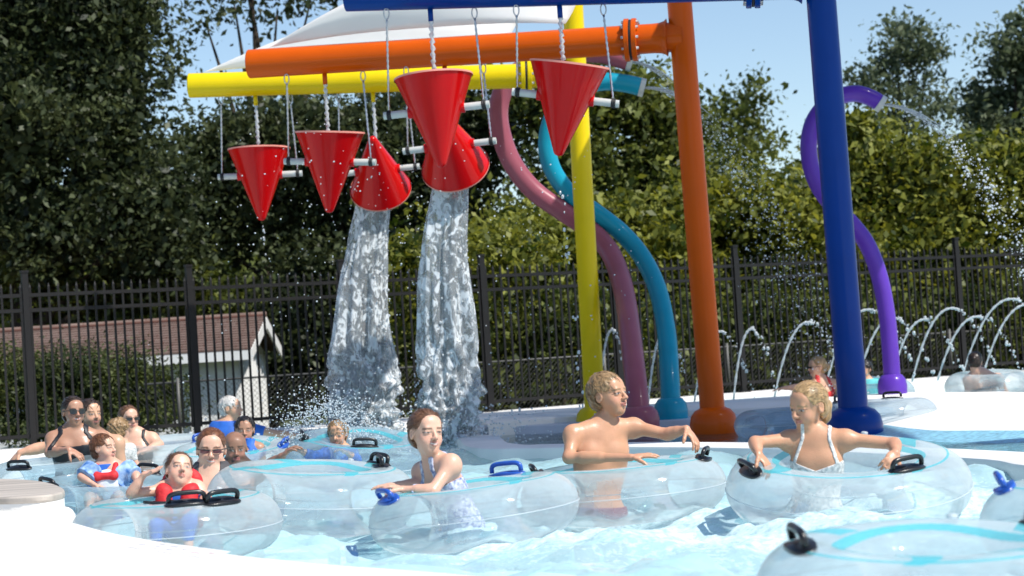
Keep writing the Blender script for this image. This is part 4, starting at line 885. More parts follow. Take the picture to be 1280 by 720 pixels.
def skin_mat():
    mt, n, o = newmat('skin'); b = N(n, 'ShaderNodeBsdfPrincipled', i_Roughness=0.5); L(n, b.outputs[0], o.inputs[0])
    b.inputs['Coat Weight'].default_value = 0.10; b.inputs['Coat Roughness'].default_value = 0.22
    b.inputs['Subsurface Weight'].default_value = 0.10; b.inputs['Subsurface Radius'].default_value = (0.02, 0.008, 0.004); b.inputs['Subsurface Scale'].default_value = 0.5
    a = N(n, 'ShaderNodeAttribute', attribute_name='Col'); tc = N(n, 'ShaderNodeTexCoord'); nz = N(n, 'ShaderNodeTexNoise', i_Scale=22.0, i_Detail=5.0); L(n, tc.outputs['Object'], nz.inputs['Vector'])
    mr = N(n, 'ShaderNodeMapRange', i_3=0.88, i_4=1.12); L(n, nz.outputs[0], mr.inputs[0])
    nf = N(n, 'ShaderNodeTexNoise', i_Scale=160.0, i_Detail=3.0); L(n, tc.outputs['Object'], nf.inputs['Vector']); bp = N(n, 'ShaderNodeBump', i_Strength=0.25, i_Distance=0.004); L(n, nf.outputs[0], bp.inputs['Height']); L(n, bp.outputs[0], b.inputs['Normal'])
    r2 = N(n, 'ShaderNodeMapRange', i_1=.35, i_2=.65, i_3=0.32, i_4=0.6); L(n, nz.outputs[0], r2.inputs[0]); L(n, r2.outputs[0], b.inputs['Roughness'])
    mx = N(n, 'ShaderNodeVectorMath', operation='SCALE'); L(n, a.outputs['Color'], mx.inputs[0]); L(n, mr.outputs[0], mx.inputs['Scale']); L(n, mx.outputs[0], b.inputs['Base Color'])
    return mt
M['skin'] = skin_mat()
def hair_mat(name, c):
    mt, n, o = newmat(name); b = N(n, 'ShaderNodeBsdfPrincipled', i_Roughness=0.4); L(n, b.outputs[0], o.inputs[0])
    tc = N(n, 'ShaderNodeTexCoord'); mp = N(n, 'ShaderNodeMapping'); mp.inputs['Scale'].default_value = (1, 1, 0.22); L(n, tc.outputs['Object'], mp.inputs[0])
    nz = N(n, 'ShaderNodeTexNoise', i_Scale=70.0, i_Detail=3.0); L(n, mp.outputs[0], nz.inputs['Vector'])
    rp = N(n, 'ShaderNodeValToRGB'); rp.color_ramp.elements[0].color = c4(tuple(x * .72 for x in c)); rp.color_ramp.elements[1].color = c4(tuple(min(1, x * 1.22) for x in c)); rp.color_ramp.elements[0].position = .35; rp.color_ramp.elements[1].position = .65
    L(n, nz.outputs[0], rp.inputs[0]); L(n, rp.outputs[0], b.inputs['Base Color'])
    bp = N(n, 'ShaderNodeBump', i_Strength=0.3, i_Distance=0.004); L(n, nz.outputs[0], bp.inputs['Height']); L(n, bp.outputs[0], b.inputs['Normal']); return mt
HC = {'brown': (0.14, 0.068, 0.036), 'darkbrown': (0.035, 0.02, 0.013), 'blond': (0.42, 0.27, 0.13), 'dblond': (0.30, 0.19, 0.095), 'auburn': (0.16, 0.065, 0.030), 'grey': (0.55, 0.53, 0.50), 'black': (0.012, 0.010, 0.010)}
for k, c in HC.items(): M['hair_' + k] = hair_mat('hair_' + k, c)
M['blacksuit'] = pm('black_swimsuit', (0.012, 0.012, 0.016), 0.5, 0.4, .2, 30)
M['whitesuit'] = pm('white_floral_swimsuit', (0.45, 0.50, 0.52), 0.6, 0.3, .3, 70, col2=(0.85, 0.83, 0.80))
M['bluesuit'] = pm('blue_print_swimsuit', (0.10, 0.14, 0.42), 0.6, 0.3, .3, 60, col2=(0.75, 0.78, 0.85))
M['redsuit'] = pm('red_swimsuit', (0.62, 0.03, 0.03), 0.6)
M['redvest'] = pm('red_life_jacket', (0.60, 0.03, 0.035), 0.6, 0.3, .15, 12, .3, 40)
M['rash'] = pm('blue_rash_guard', (0.03, 0.13, 0.50), 0.55, 0.3, .15, 15)
M['rashlight'] = pm('light_blue_print_foam', (0.55, 0.72, 0.88), 0.6, 0.3, .1, 30, col2=(0.80, 0.86, 0.92))
M['floatblue'] = pm('blue_print_arm_float', (0.04, 0.20, 0.62), 0.5, 0.3, .3, 28, col2=(0.45, 0.62, 0.85))
M['tealshirt'] = pm('teal_shirt', (0.10, 0.50, 0.52), 0.7)
M['greysuit'] = pm('dark_grey_tank', (0.07, 0.065, 0.07), 0.7)
M['lens'] = pm('dark_lens', (0.008, 0.008, 0.010), 0.08, 0.6); M['lensp'] = pm('rose_lens', (0.10, 0.03, 0.035), 0.1, 0.6); M['strap'] = pm('black_strap', (0.02, 0.02, 0.022), 0.5)
M['shorts'] = pm('swim_shorts', (0.20, 0.05, 0.08), 0.7)
SKIN = {'pale': (0.68, 0.40, 0.285), 'fair': (0.61, 0.345, 0.22), 'tan': (0.56, 0.290, 0.170), 'kid': (0.60, 0.33, 0.20), 'dark': (0.20, 0.10, 0.065), 'shade': (0.42, 0.22, 0.14)}  # 'shade' is skin darkened as if standing in shade

def head_axes(yaw, pitch, roll):
    y, p, r_ = R(yaw), R(pitch), R(roll); f = np.array([math.sin(y), -math.cos(y), 0]); u = np.array([0, 0, 1.0])
    f2 = f * math.cos(p) + u * math.sin(p); u2 = u * math.cos(p) - f * math.sin(p); rr = np.cross(f2, u2)
    u3 = u2 * math.cos(r_) + rr * math.sin(r_); r3 = rr * math.cos(r_) - u2 * math.sin(r_); return np.array([r3, f2, u3])
def build_head(F, c, A, H, female=False, chub=0.0):
    def W(x, y, z): return c + (A[0] * x + A[1] * y + A[2] * z) * H
    e = lambda p, r, k, sg=1: F.ell(W(*p), np.array(r) * H, A, k * H, sg)
    e((0, -.07, .13), (.335, .41, .37), .05); e((0, .06, -.08), (.248 + chub, .30, .345), .10)
    e((0, .19, -.36), (.125 if female else .15, .13, .125), .14); e((.14, .20, -.16), (.105 + chub, .12, .13), .10); e((-.14, .20, -.16), (.105 + chub, .12, .13), .10)
    F.cap(W(-.15, .325, .085), W(.15, .325, .085), .045 * H, .045 * H, .06 * H); e((0, .24, .2), (.22, .12, .16), .08)
    for s_ in (-1, 1):
        e((s_ * .135, .415, .0), (.075, .06, .055), .05, -1); e((s_ * .135, .305, -.002), (.068, .06, .058), .015)
        F.cap(W(s_ * .07, .36, .032), W(s_ * .20, .325, .028), .014 * H, .012 * H, .015 * H)
        e((s_ * .335, -.04, -.02), (.035, .085, .125), .03); e((s_ * .36, -.03, .0), (.02, .045, .07), .02, -1)
        e((s_ * .045, .395, -.135), (.038, .045, .034), .025)
    F.cap(W(0, .36, .04), W(0, .445, -.115), .026 * H, .048 * H, .04 * H)
    F.cap(W(-.075, .345, -.232), W(0, .395, -.222), .018 * H, .024 * H, .02 * H); F.cap(W(.075, .345, -.232), W(0, .395, -.222), .018 * H, .024 * H, .02 * H)
    F.cap(W(-.055, .345, -.268), W(0, .38, -.276), .02 * H, .028 * H, .02 * H); F.cap(W(.055, .345, -.268), W(0, .38, -.276), .02 * H, .028 * H, .02 * H)
    F.cap(W(-.08, .40, -.247), W(.08, .40, -.247), .012 * H, .012 * H, .012 * H, -1)
def head_color(q, col, hairc, smile, beard, brow=.8):
    x, y, z = np.abs(q[:, 0]), q[:, 1], q[:, 2]
    def mix(m_, c): m_ = np.clip(m_, 0, 1)[:, None]; col[:] = col * (1 - m_) + np.array(c) * m_
    near = (np.abs(q[:, 0]) < .5) & (y > -.5) & (np.abs(z) < .6); fr = (y > .18) & near
    mix(fr * np.exp(-((x - .17) / .1) ** 2 - ((z + .13) / .1) ** 2) * .30, (0.70, 0.26, 0.20)); mix(fr * np.exp(-(x / .05) ** 2 - ((z + .12) / .06) ** 2) * .25, (0.68, 0.26, 0.2))
    if beard is not None: mix(near * (y > -.05) * np.clip((-.14 - z) * 12, 0, 1) * .75, beard)
    mouth = fr * (np.abs(z + .25 - (.35 * x * x * 8 if smile else 0) * 1) < .042) * (x < .10); mix(mouth * .65, (0.50, 0.16, 0.14))
    if smile: mix(fr * (x < .085) * (np.abs(z + .250 - 2.6 * x * x) < .012), (0.66, 0.60, 0.54))
    else: mix(fr * (x < .085) * (np.abs(z + .247) < .010) * .8, (0.22, 0.07, 0.06))
    mix(fr * (np.abs(x - .14) < .085) * (np.abs(z - .088 + 1.8 * (x - .13) ** 2) < .02) * brow, np.array(hairc) * .8)
    ex = ((x - .135) / .066) ** 2 + ((z + .003) / (.019 if smile else .023)) ** 2
    mix(fr * (ex < 1.7) * (z > -.005) * .85, (0.05, 0.03, 0.025)); mix(fr * (ex < 1.0) * .9, (0.42, 0.38, 0.36)); mix(fr * ((((x - .135) / .028) ** 2 + (z / .028) ** 2) < 1) * (ex < 1.2), (0.06, 0.045, 0.035))
    mix(fr * ((((x - .03) / .014) ** 2 + ((z + .155) / .012) ** 2) < 1) * .7, (0.15, 0.05, 0.04))
def add_hand(F, w, f, nrm_, side, curl, s, spread=.12, thumb=.6):
    """w wrist, f pointing direction, nrm_ palm-facing direction, side: +1 thumb towards cross(nrm,f)"""
    f = vn(f); nrm_ = vn(np.array(nrm_) - f * np.dot(nrm_, f)); l = np.cross(nrm_, f) * side
    F.ell(w + f * .042 * s, (np.array([.038, .052, .0155]) * s), np.array([l, f, nrm_]), .012)
    for i, ln in enumerate((.070, .078, .072, .056)):
        a = .028 - .0185 * i; p = w + f * (.080 + (-.004 if i in (0, 3) else .002)) * s + l * a * s
        d = vn(f + l * (spread * (1.5 - i) * .6)); cv = curl if np.isscalar(curl) else curl[i]
        for j, fr_ in enumerate((.45, .32, .23)):
            an = R(cv) * (0.55 if j == 0 else 1.0); d = vn(d * math.cos(an) + nrm_ * math.sin(an)); q = p + d * ln * fr_ * s
            F.cap(p, q, (.0088 - .0008 * j) * s, (.0082 - .0010 * j) * s, .004); p = q
    p = w + f * .022 * s + l * .030 * s; d = vn(f * .7 + l * .75 + nrm_ * .25)
    for j, ln in enumerate((.036, .028, .022)):
        q = p + d * ln * s; F.cap(p, q, (.012 - .0012 * j) * s, (.0108 - .0012 * j) * s, .008); p = q; d = vn(d + f * .25 + nrm_ * thumb * .6)
def person(label, Y, H, head, N_, SA, SB, PV, armA=None, armB=None, skin='fair', hair='brown', style='short', clothes=(), res=.006, body=1.0, back=False, female=False, legs='stand', smile=False, beard=None, glasses=None, bun=None, chub=0.0, hands=None, tone=1.0, extra=None, head_dy=0.0, group='bathers in the pool'):
    def J(q): return np.array(tuple(P(q[0], q[1], Y + (q[2] if len(q) > 2 else 0))))
    F = Field(); hc = J((head[0], head[1], head_dy)); A = head_axes(*head[2:5]); n0 = J(N_); sa, sb, pv = J(SA), J(SB), J(PV)
    w = vn(pv - n0); Lt = np.linalg.norm(pv - n0); l = sb - sa; sw = np.linalg.norm(l) / 2; l = vn(l - w * np.dot(l, w)); f = -np.cross(l, w) * (-1 if back else 1); b = body
    T = np.array([l, f, -w])
    F.cap(sa, sb, .043 * b, .043 * b, .03); 
    F.ell(n0 + w * (.30 * Lt), (sw * .92, .098 * b, .20 * b * max(1, Lt / .5)), T, .05); F.ell(n0 + w * (.62 * Lt), (sw * .76, .085 * b, .18 * b), T, .06); F.ell(pv, (sw * .86, .105 * b, .12 * b), T, .06)
    nt_ = hc + (A[1] * -.10 + A[2] * -.30) * H; F.cap(n0 + w * .02, nt_, .052 * b, .046 * b, .028)
    for s_, q in ((-1, sa), (1, sb)):
        F.cap(n0 * .7 + nt_ * .3 - f * .012, q + w * .0, .038 * b, .036 * b, .05); F.ell(q + w * .008, np.array([.052, .052, .062]) * b, T, .03)
        F.ell(n0 + w * (.30 * Lt) + l * s_ * sw * .42 + f * (.062 if female else .055) * b, np.array([.062, .052, .062] if female else [.07, .042, .055]) * b, T, .04)
    F.cap(n0 + w * .02 - f * .015 + l * .012, sa + w * .004 + f * .01 * b + l * .03, .014 * b, .012 * b, .02); F.cap(n0 + w * .02 - f * .015 - l * .012, sb + w * .004 + f * .01 * b - l * .03, .014 * b, .012 * b, .02)
    wr = []
    for q, arm, s_ in ((sa, armA, -1), (sb, armB, 1)):
        if arm is None:
            el = q + w * .25 * b + l * s_ * .05; wz = el + w * .2 * b + f * .06; hd = None
        else: el, wz = J(arm[0]), J(arm[1]); hd = arm[2] if len(arm) > 2 else None
        F.cap(q, el, .047 * b, .037 * b, .03); F.cap(el, wz, .037 * b, .0245 * b, .02); F.cap(el * .75 + wz * .25, el * .5 + wz * .5, .039 * b, .033 * b, .02)
        if hd is not None: add_hand(F, wz, J(hd['to']) - wz, hd.get('n', (0, 0, -1)), hd.get('side', 1), hd.get('curl', 25), hd.get('s', .95 * b), hd.get('spread', .12))
        else: add_hand(F, wz, wz - el, (0, 0, -1), s_, 20, .95 * b)
        wr.append((el, wz))
    fl_z = -0.85
    if legs == 'stand':
        for s_ in (-1, 1):
            hp = pv + l * s_ * sw * .42 + w * .04; an = np.array([hp[0] + l[0] * .04 * s_, hp[1] + l[1] * .04 * s_, fl_z + .07]); kn = (hp + an) / 2 + f * .03
            F.cap(hp, kn, .082 * b, .054 * b, .05); F.cap(kn, an, .054 * b, .034 * b, .02); F.cap(kn * .7 + an * .3 - f * .02, kn * .5 + an * .5 - f * .015, .05 * b, .045 * b, .03); F.cap(an + np.array([0, 0, -.035]), an + np.array([f[0], f[1], 0]) * .15 * b + np.array([0, 0, -.045]), .036 * b, .024 * b, .02)
    elif legs == 'sit':
        for s_ in (-1, 1):
            hp = pv + l * s_ * sw * .45; kn = hp + f * .30 * b + l * s_ * .04; kn[2] = pv[2] + .03; an = kn + f * .10 * b; an[2] -= .28 * b
            F.cap(hp, kn, .075 * b, .052 * b, .05); F.cap(kn, an, .052 * b, .032 * b, .02); F.cap(an, an + f * .12 * b, .033 * b, .022 * b, .02)
    nb_ = len(F.pr); build_head(F, hc, A, H, female, chub)
    D = F.solve(res); v, q = surfnets(D, F.lo, res)
    base = np.array([pv[0], pv[1], fl_z if legs == 'stand' else pv[2] - .12]); root = empty('person', tuple(base), label, 'person', group)
    # body mesh with colour
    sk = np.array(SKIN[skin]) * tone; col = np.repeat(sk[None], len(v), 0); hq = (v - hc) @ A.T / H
    rg = np.random.default_rng(int(abs(hc[0]) * 1000)); ph = rg.uniform(0, 6, 6)
    col *= (1 + .05 * np.sin(v[:, 0] * 31 + ph[0]) * np.sin(v[:, 2] * 27 + ph[1]))[:, None]
    hm = (np.abs(hq).max(1) < .62); ch = col[hm]; head_color(hq[hm], ch, HC[hair], smile, beard); col[hm] = ch
    for (el, wz) in wr:
        dd = np.linalg.norm(v - el, axis=1); m_ = np.exp(-(dd / .05) ** 2) * .18; col = col * (1 - m_[:, None]) + np.array([.6, .25, .18]) * m_[:, None]
        dd = np.linalg.norm(v - wz, axis=1); m_ = np.exp(-(dd / .10) ** 2) * .15; col = col * (1 - m_[:, None]) + np.array([.66, .30, .23]) * m_[:, None]
    o = np_mesh('body', v, q, 'skin', root); at = o.data.color_attributes.new('Col', 'FLOAT_COLOR', 'POINT'); at.data.foreach_set('color', np.concatenate([col, np.ones((len(v), 1))], 1).astype(np.float32).ravel())
    # clothing shells cut from the same field
    if clothes:
        C = F.coords().astype(np.float32); rel = C - n0; u_ = rel @ l; fv = rel @ f; ww = rel @ w / Lt
        hd_d = np.linalg.norm(C - (hc + A[2] * -.02 * H), axis=-1)
        for (kind, mat, prm) in clothes:
            t = prm.get('t', .004)
            armd = np.minimum(*[np.minimum(dist_seg(C, S_, e_), dist_seg(C, e_, w_)) for S_, (e_, w_) in zip((sa, sb), wr)])
            up_d = [dist_seg(C, S_ + (e_ - S_) * .25, e_) for S_, (e_, w_) in zip((sa, sb), wr)]
            if kind == 'swimsuit':   # tank style: V neckline and straps
                top = prm.get('top', .26); bot = prm.get('bot', 2.0); sx = prm.get('sx', .45) * sw; swd = prm.get('swd', .016)
                bodyreg = np.maximum((top - prm.get('v', .10) * np.abs(u_) / sw - ww) * Lt, (ww - bot) * Lt)
                bodyreg = np.maximum(bodyreg, .052 * b - armd)
                strap = np.maximum(np.abs(np.abs(u_ ) - (sx * .55 + sx * .45 * np.clip(ww / top, 0, 1))) - swd, (ww - top - .05) * Lt)
                reg = np.maximum(np.minimum(bodyreg, strap), np.maximum((-.20 - ww) * Lt, .42 * H - np.linalg.norm(C - hc, axis=-1)))
                for (e_, w_) in wr: reg = np.maximum(reg, .13 * b - np.linalg.norm(C - w_ - vn(w_ - e_) * .05, axis=-1))
            elif kind == 'band': reg = np.maximum(np.maximum((prm['a'] - ww) * Lt, (ww - prm['b']) * Lt), .050 * b - armd)
            elif kind == 'shirt':
                reg = np.maximum((-.06 - ww) * Lt, .42 * H + .0 - hd_d)
                hx = np.minimum(*[np.linalg.norm(C - w_, axis=-1) for (e_, w_) in wr]); reg = np.maximum(reg, .055 - hx if not prm.get('short') else -1)
                for (e_, w_) in wr:
                    hv = (C - w_) @ vn(w_ - e_); reg = np.maximum(reg, np.where(np.linalg.norm(C - w_, axis=-1) < .2, hv + .02, -1))
                if prm.get('short'):
                    for S_, (e_, w_) in zip((sa, sb), wr): hv = (C - (S_ * .35 + e_ * .65)) @ vn(e_ - S_); reg = np.maximum(reg, np.where(dist_seg(C, S_, e_) < .09, hv, np.where(dist_seg(C, e_, w_) < .1, .02, -1)))
            elif kind == 'vest': reg = np.maximum(np.maximum((prm.get('a', .02) - ww) * Lt, (ww - prm.get('b', .75)) * Lt), .045 * b - np.minimum(*up_d) - t); reg = np.maximum(reg, .40 * H - hd_d)
            elif kind == 'panel': reg = np.maximum(np.maximum(np.maximum((prm['a'] - ww) * Lt, (ww - prm['b']) * Lt), np.abs(u_) - prm['w'] * sw), -fv)
            elif kind == 'float': reg = np.minimum(*[np.abs(((C - (S_ + e_) / 2) @ vn(e_ - S_))) - .42 * np.linalg.norm(e_ - S_) + np.clip(dist_seg(C, S_, e_) - .10, 0, 1) * 9 for S_, (e_, w_) in zip((sa, sb), wr)])
            S2 = np.maximum(D - t, reg); S2 = np.maximum(S2, -(D + .012))
            if (S2 < 0).sum() < 20: continue
            v2, q2 = surfnets(S2.astype(np.float32), F.lo, res); np_mesh({'swimsuit': 'swimsuit', 'band': 'swimwear', 'shirt': 'shirt', 'vest': 'life_vest', 'panel': 'vest_panel', 'float': 'arm_floats'}[kind], v2, q2, mat, root)
    # hair
    if style != 'bald':
        hr = min(res, .0045) if res < .007 else .006; Hf = Field()
        th = {'short': .030, 'pulled': .024, 'curly': .085}.get(style, .035)
        Hf.ell(hc + (A[1] * -.075 + A[2] * .135) * H, np.array([.335 + th, .41 + th, .37 + th]) * H, A, .01)
        if style in ('short', 'pulled', 'curly'): Hf.ell(hc + (A[1] * -.20 + A[2] * -.10) * H, np.array([.29 + th, .27 + th * .6, .26]) * H, A, .10 * H)
        Dh = Hf.solve(hr); C = Hf.coords(); hq = (C - hc) @ A.T / H; x, y, z = hq[..., 0], hq[..., 1], hq[..., 2]
        if style == 'pulled': reg = -((y - .30 + .25 * x * x) * -.78 + (z - .33 + .9 * x * x) * .62)
        else: reg = -((y - .31) * -.74 + (z - .27 - .05 * np.sin(x * 21)) * .67)
        ear = .17 - np.sqrt((np.maximum(np.abs(x) - .28, 0)) ** 2 + (y + .0) ** 2 + (z + .05) ** 2) ; side = np.where(np.abs(x) > .22, ear, -1)
        nape = -(z + (.36 if style == 'pulled' else .30) + .25 * (y + .2))
        rg2 = np.random.default_rng(int(abs(hc[0]) * 777)); tex = 0
        for _ in range(7):
            kv = rg2.normal(size=3); kv *= rg2.uniform(24, 62) / np.linalg.norm(kv); tex = tex + {'short': .0035, 'pulled': .0, 'curly': .009}.get(style, .003) * np.sin(hq @ kv + rg2.uniform(0, 6) + 1.5 * np.sin(hq @ kv[::-1] * .4))
        tex0 = .010 * np.sin(np.arctan2(x, y + .1) * 23 + 6 * z) + .008 * np.sin(x * 47 + 9 * y) * np.sin(z * 31 + 5)
        if style == 'curly': tex = .03 * np.sin(x * 29 + 2) * np.sin(y * 27) * np.sin(z * 31) + tex
        S2 = np.maximum(np.maximum(Dh + tex * H, reg * H), np.maximum(side * H, nape * H))
        v2, q2 = surfnets(S2.astype(np.float32), Hf.lo, hr)
        # loose strands lying on the cap
        rg2 = np.random.default_rng(5); ns = 520 if res < .006 else 160; pk = rg2.integers(0, len(v2), ns); p0 = v2[pk]; hl = (p0 - hc) @ A.T / H
        nr = p0 - (hc + (A[1] * -.07 + A[2] * .1) * H); nr /= np.linalg.norm(nr, axis=1)[:, None]
        if style == 'pulled': fdir = np.array([0, -.50, -.02])[None] - hl
        else: fdir = hl - np.array([0, -.22, .50])[None]; fdir[:, 1] += .12
        fdir = fdir @ A; fdir += rg2.normal(size=(ns, 3)) * (.10 if style == 'pulled' else .22 if style == 'short' else .6); fdir -= nr * (fdir * nr).sum(1)[:, None]; fdir /= np.linalg.norm(fdir, axis=1)[:, None] + 1e-9
        ln = H * rg2.uniform(.10, .22, ns)[:, None]; keep = nr @ A[2] > -.75; rad_ = (.0008 if style == 'pulled' else .0012) if res < .006 else .0025
        vs2, fs2, off2 = [], [], len(v2)
        for k_ in np.where(keep)[0]:
            sd = np.cross(nr[k_], fdir[k_]); ctr_ = [p0[k_] + nr[k_] * .001, p0[k_] + fdir[k_] * ln[k_] * .5 + nr[k_] * (.0005 + .004 * H), p0[k_] + fdir[k_] * ln[k_] - nr[k_] * ln[k_] * .12]
            for c_, rr_ in zip(ctr_, (1, 1, .2)): vs2 += [c_ + sd * rad_ * rr_, c_ - sd * rad_ * rr_, c_ + nr[k_] * rad_ * 1.3 * rr_]
            for r_ in (0, 3):
                for a_, b_ in ((0, 1), (1, 2), (2, 0)): fs2.append((off2 + r_ + a_, off2 + r_ + b_, off2 + r_ + 3 + b_, off2 + r_ + 3 + a_))
            off2 += 9
        if fs2: v2 = np.concatenate([v2, np.array(vs2)]); q2 = np.concatenate([q2, np.array(fs2)])
        hob = np_mesh('hair', v2, q2, 'hair_' + hair, root)
        if bun:
            Bf = Field(); pts = [hc + (A[0] * p[0] + A[1] * p[1] + A[2] * p[2]) * H for p in bun[0]]
            for i in range(len(pts) - 1): Bf.cap(pts[i], pts[i + 1], bun[1][i] * H, bun[1][i + 1] * H, .03)
            Db = Bf.solve(hr); v3, q3 = surfnets(Db, Bf.lo, hr); np_mesh('ponytail', v3, q3, 'hair_' + hair, root)
    if glasses:
        def Wp(x, y, z): return hc + (A[0] * x + A[1] * y + A[2] * z) * H
        lens, sz = glasses; mb = MB(); g_ = None
        fr_ = MB()
        fr_.tube([Wp(-.25, .37, .03), Wp(-.15, .42, .04), Wp(-.05, .43, .025), Wp(0, .445, .03), Wp(.05, .43, .025), Wp(.15, .42, .04), Wp(.25, .37, .03)], .012 * H, 6)
        g_ = fr_.build('glasses', 'strap', root)
        for s_ in (-1, 1):
            fr_ = MB(); fr_.tube([Wp(s_ * .25, .36, .03), Wp(s_ * .335, .15, .03), Wp(s_ * .36, -.02, .02)], .012 * H, 6); fr_.build('temple', 'strap', g_)
        for s_ in (-1, 1):
            mb = MB(); ring = []
            for k in range(20): an = k * .31416; ring.append((np.sign(math.cos(an)) * abs(math.cos(an)) ** .65 * .108, np.sign(math.sin(an)) * abs(math.sin(an)) ** .65 * sz))
            mb.add([Wp(s_ * .145 + a, .435 - .25 * abs(s_ * .145 + a) ** 1.5, b_ - .005) for a, b_ in ring] + [Wp(s_ * .145 + a, .415 - .25 * abs(s_ * .145 + a) ** 1.5, b_ - .005) for a, b_ in ring], [tuple(range(20)), tuple(range(39, 19, -1))] + [(k, (k + 1) % 20, 20 + (k + 1) % 20, 20 + k) for k in range(20)])
            mb.build('lens', lens, g_, smooth=False)
    if extra: extra(root, hc, A, H, n0, T, Lt, sw)
    return root
def dist_seg(C, a, b):
    ab = b - a; t = np.clip(((C - a) @ ab) / (ab @ ab + 1e-12), 0, 1); return np.linalg.norm(C - a - t[..., None] * ab, axis=-1)

def jacket(root, hc, A, H, n0, T, Lt, sw):
    l, f, u = T; w = -u; J_ = Field()
    for s_ in (-1, 1):
        J_.cap(n0 + l * s_ * .055 + f * .050 + w * .035, n0 + w * .72 * Lt + l * s_ * .060 + f * .075, .040, .046, .012)
        J_.cap(n0 + l * s_ * .070 + f * .045 + w * .02, n0 + l * s_ * .075 - f * .05 + w * .005, .028, .030, .02)
        J_.cap(n0 + l * s_ * .105 + f * .03 + w * .10, n0 + w * .7 * Lt + l * s_ * .105 + f * .03, .030, .034, .02)
    J_.ell(n0 - f * .085 - w * .010, (.095, .032, .070), T, .02); J_.ell(n0 - f * .07 + w * .14, (.11, .035, .12), T, .03)
    D_ = J_.solve(.005); v_, q_ = surfnets(D_, J_.lo, .005); jo = np_mesh('life_jacket', v_, q_, 'redvest', root)
    for t_ in (.22, .50):
        mb = MB(); c_ = n0 + w * (t_ * Lt + .03) + f * .055; mb.tube([c_ + l * (.150 * math.cos(a_)) + f * (.068 * math.sin(a_)) for a_ in np.linspace(.25, 2.9, 15)], .008, 6); mb.build('jacket_strap', 'strap', jo)
    mb = MB(); c_ = n0 + w * (.22 * Lt + .03) + f * .125; mb.box(c_, (.022, .008, .014), [l, f, u]); mb.build('buckle', 'strap', jo)
def chest_float(root, hc, A, H, n0, T, Lt, sw):
    l, f, u = T; w = -u; J_ = Field(); k_ = sw / .09
    J_.ell(n0 + w * .52 * Lt + f * .060, (.082 * k_, .040, .085), T, .01); J_.ell(n0 + w * .80 * Lt + f * .055, (.075 * k_, .038, .06), T, .02)
    v_, q_ = surfnets(J_.solve(.005), J_.lo, .005); vo = np_mesh('chest_float', v_, q_, 'rashlight', root)
    J_ = Field()
    for s_ in (-1, 1): J_.cap(n0 + l * s_ * .048 * k_ + f * .030 + w * .0, n0 + l * s_ * .045 * k_ + f * .092 + w * .30 * Lt, .017, .020, .01); J_.cap(n0 + l * s_ * .048 * k_ + f * .03, n0 + l * s_ * .05 * k_ - f * .04, .017, .017, .01)
    J_.cap(n0 + l * -.05 * k_ + f * .088 + w * .28 * Lt, n0 + l * .05 * k_ + f * .088 + w * .28 * Lt, .022, .022, .015)
    v_, q_ = surfnets(J_.solve(.005), J_.lo, .005); np_mesh('red_yoke', v_, q_, 'redvest', vo)
# --- the three main swimmers
person('girl with wet brown hair looking over her shoulder in a clear tube', 8.6, .208, (533, 541, 30, 2, -3), (546, 584, .02), (527, 590, .11), (564, 580, -.07), (577, 655, .02),
       ((523, 607, .06), (498, 606, .05), dict(to=(478, 607, .05), n=(0, 0, -1), side=1, curl=12, s=.78)), ((541, 614, -.16), (505, 612, -.14), dict(to=(486, 607, -.13), n=(0, .1, -1), side=-1, curl=42, s=.78)),
       skin='pale', hair='brown', style='pulled', female=False, body=.70, res=.0045, smile=True, clothes=[('swimsuit', 'bluesuit', dict(top=.34, swd=.012, sx=.62, v=.05, bot=2))], bun=([(0, -.42, .05), (0, -.50, -.12), (0, -.42, -.30)], [.10, .11, .05]))
person('bare chested blond boy leaning both arms on a clear tube', 9.4, .222, (761, 494, 52, 7, 2), (752, 534, .0), (716, 543, -.05), (792, 534, .06), (748, 640, .02),
       ((711, 572, -.13), (788, 572, -.26), dict(to=(822, 567, -.26), n=(0, .2, -1), side=1, curl=8, s=.85)), ((834, 543, -.02), (858, 536, -.10), dict(to=(871, 553, -.14), n=(-.6, .3, -.7), side=1, curl=26, s=.85)),
       skin='tan', hair='dblond', style='short', body=.75, res=.0045, clothes=[('band', 'shorts', dict(a=.93, b=3.0, t=.008))])
def tag_straps(*a): pass
person('girl with blond ponytail in a white strappy swimsuit holding tube handles', 8.6, .212, (1010, 508, -52, -9, -4), (1021, 547, .0), (986, 550, .03), (1057, 549, -.03), (1022, 640, .02),
       ((944, 553, -.07), (948, 567, -.16), dict(to=(956, 577, -.18), n=(-.3, .2, -1), side=1, curl=45, s=.80)), ((1118, 555, -.10), (1120, 566, -.20), dict(to=(1110, 580, -.24), n=(-.5, .3, -.6), side=-1, curl=48, s=.80)),
       skin='tan', hair='blond', style='pulled', female=False, body=.70, res=.0045, clothes=[('swimsuit', 'whitesuit', dict(top=.42, swd=.008, sx=.85, v=.14, bot=2.2))], bun=([(.0, -.40, .02), (.0, -.52, -.10), (.02, -.50, -.34), (.02, -.42, -.50)], [.09, .12, .10, .03]))
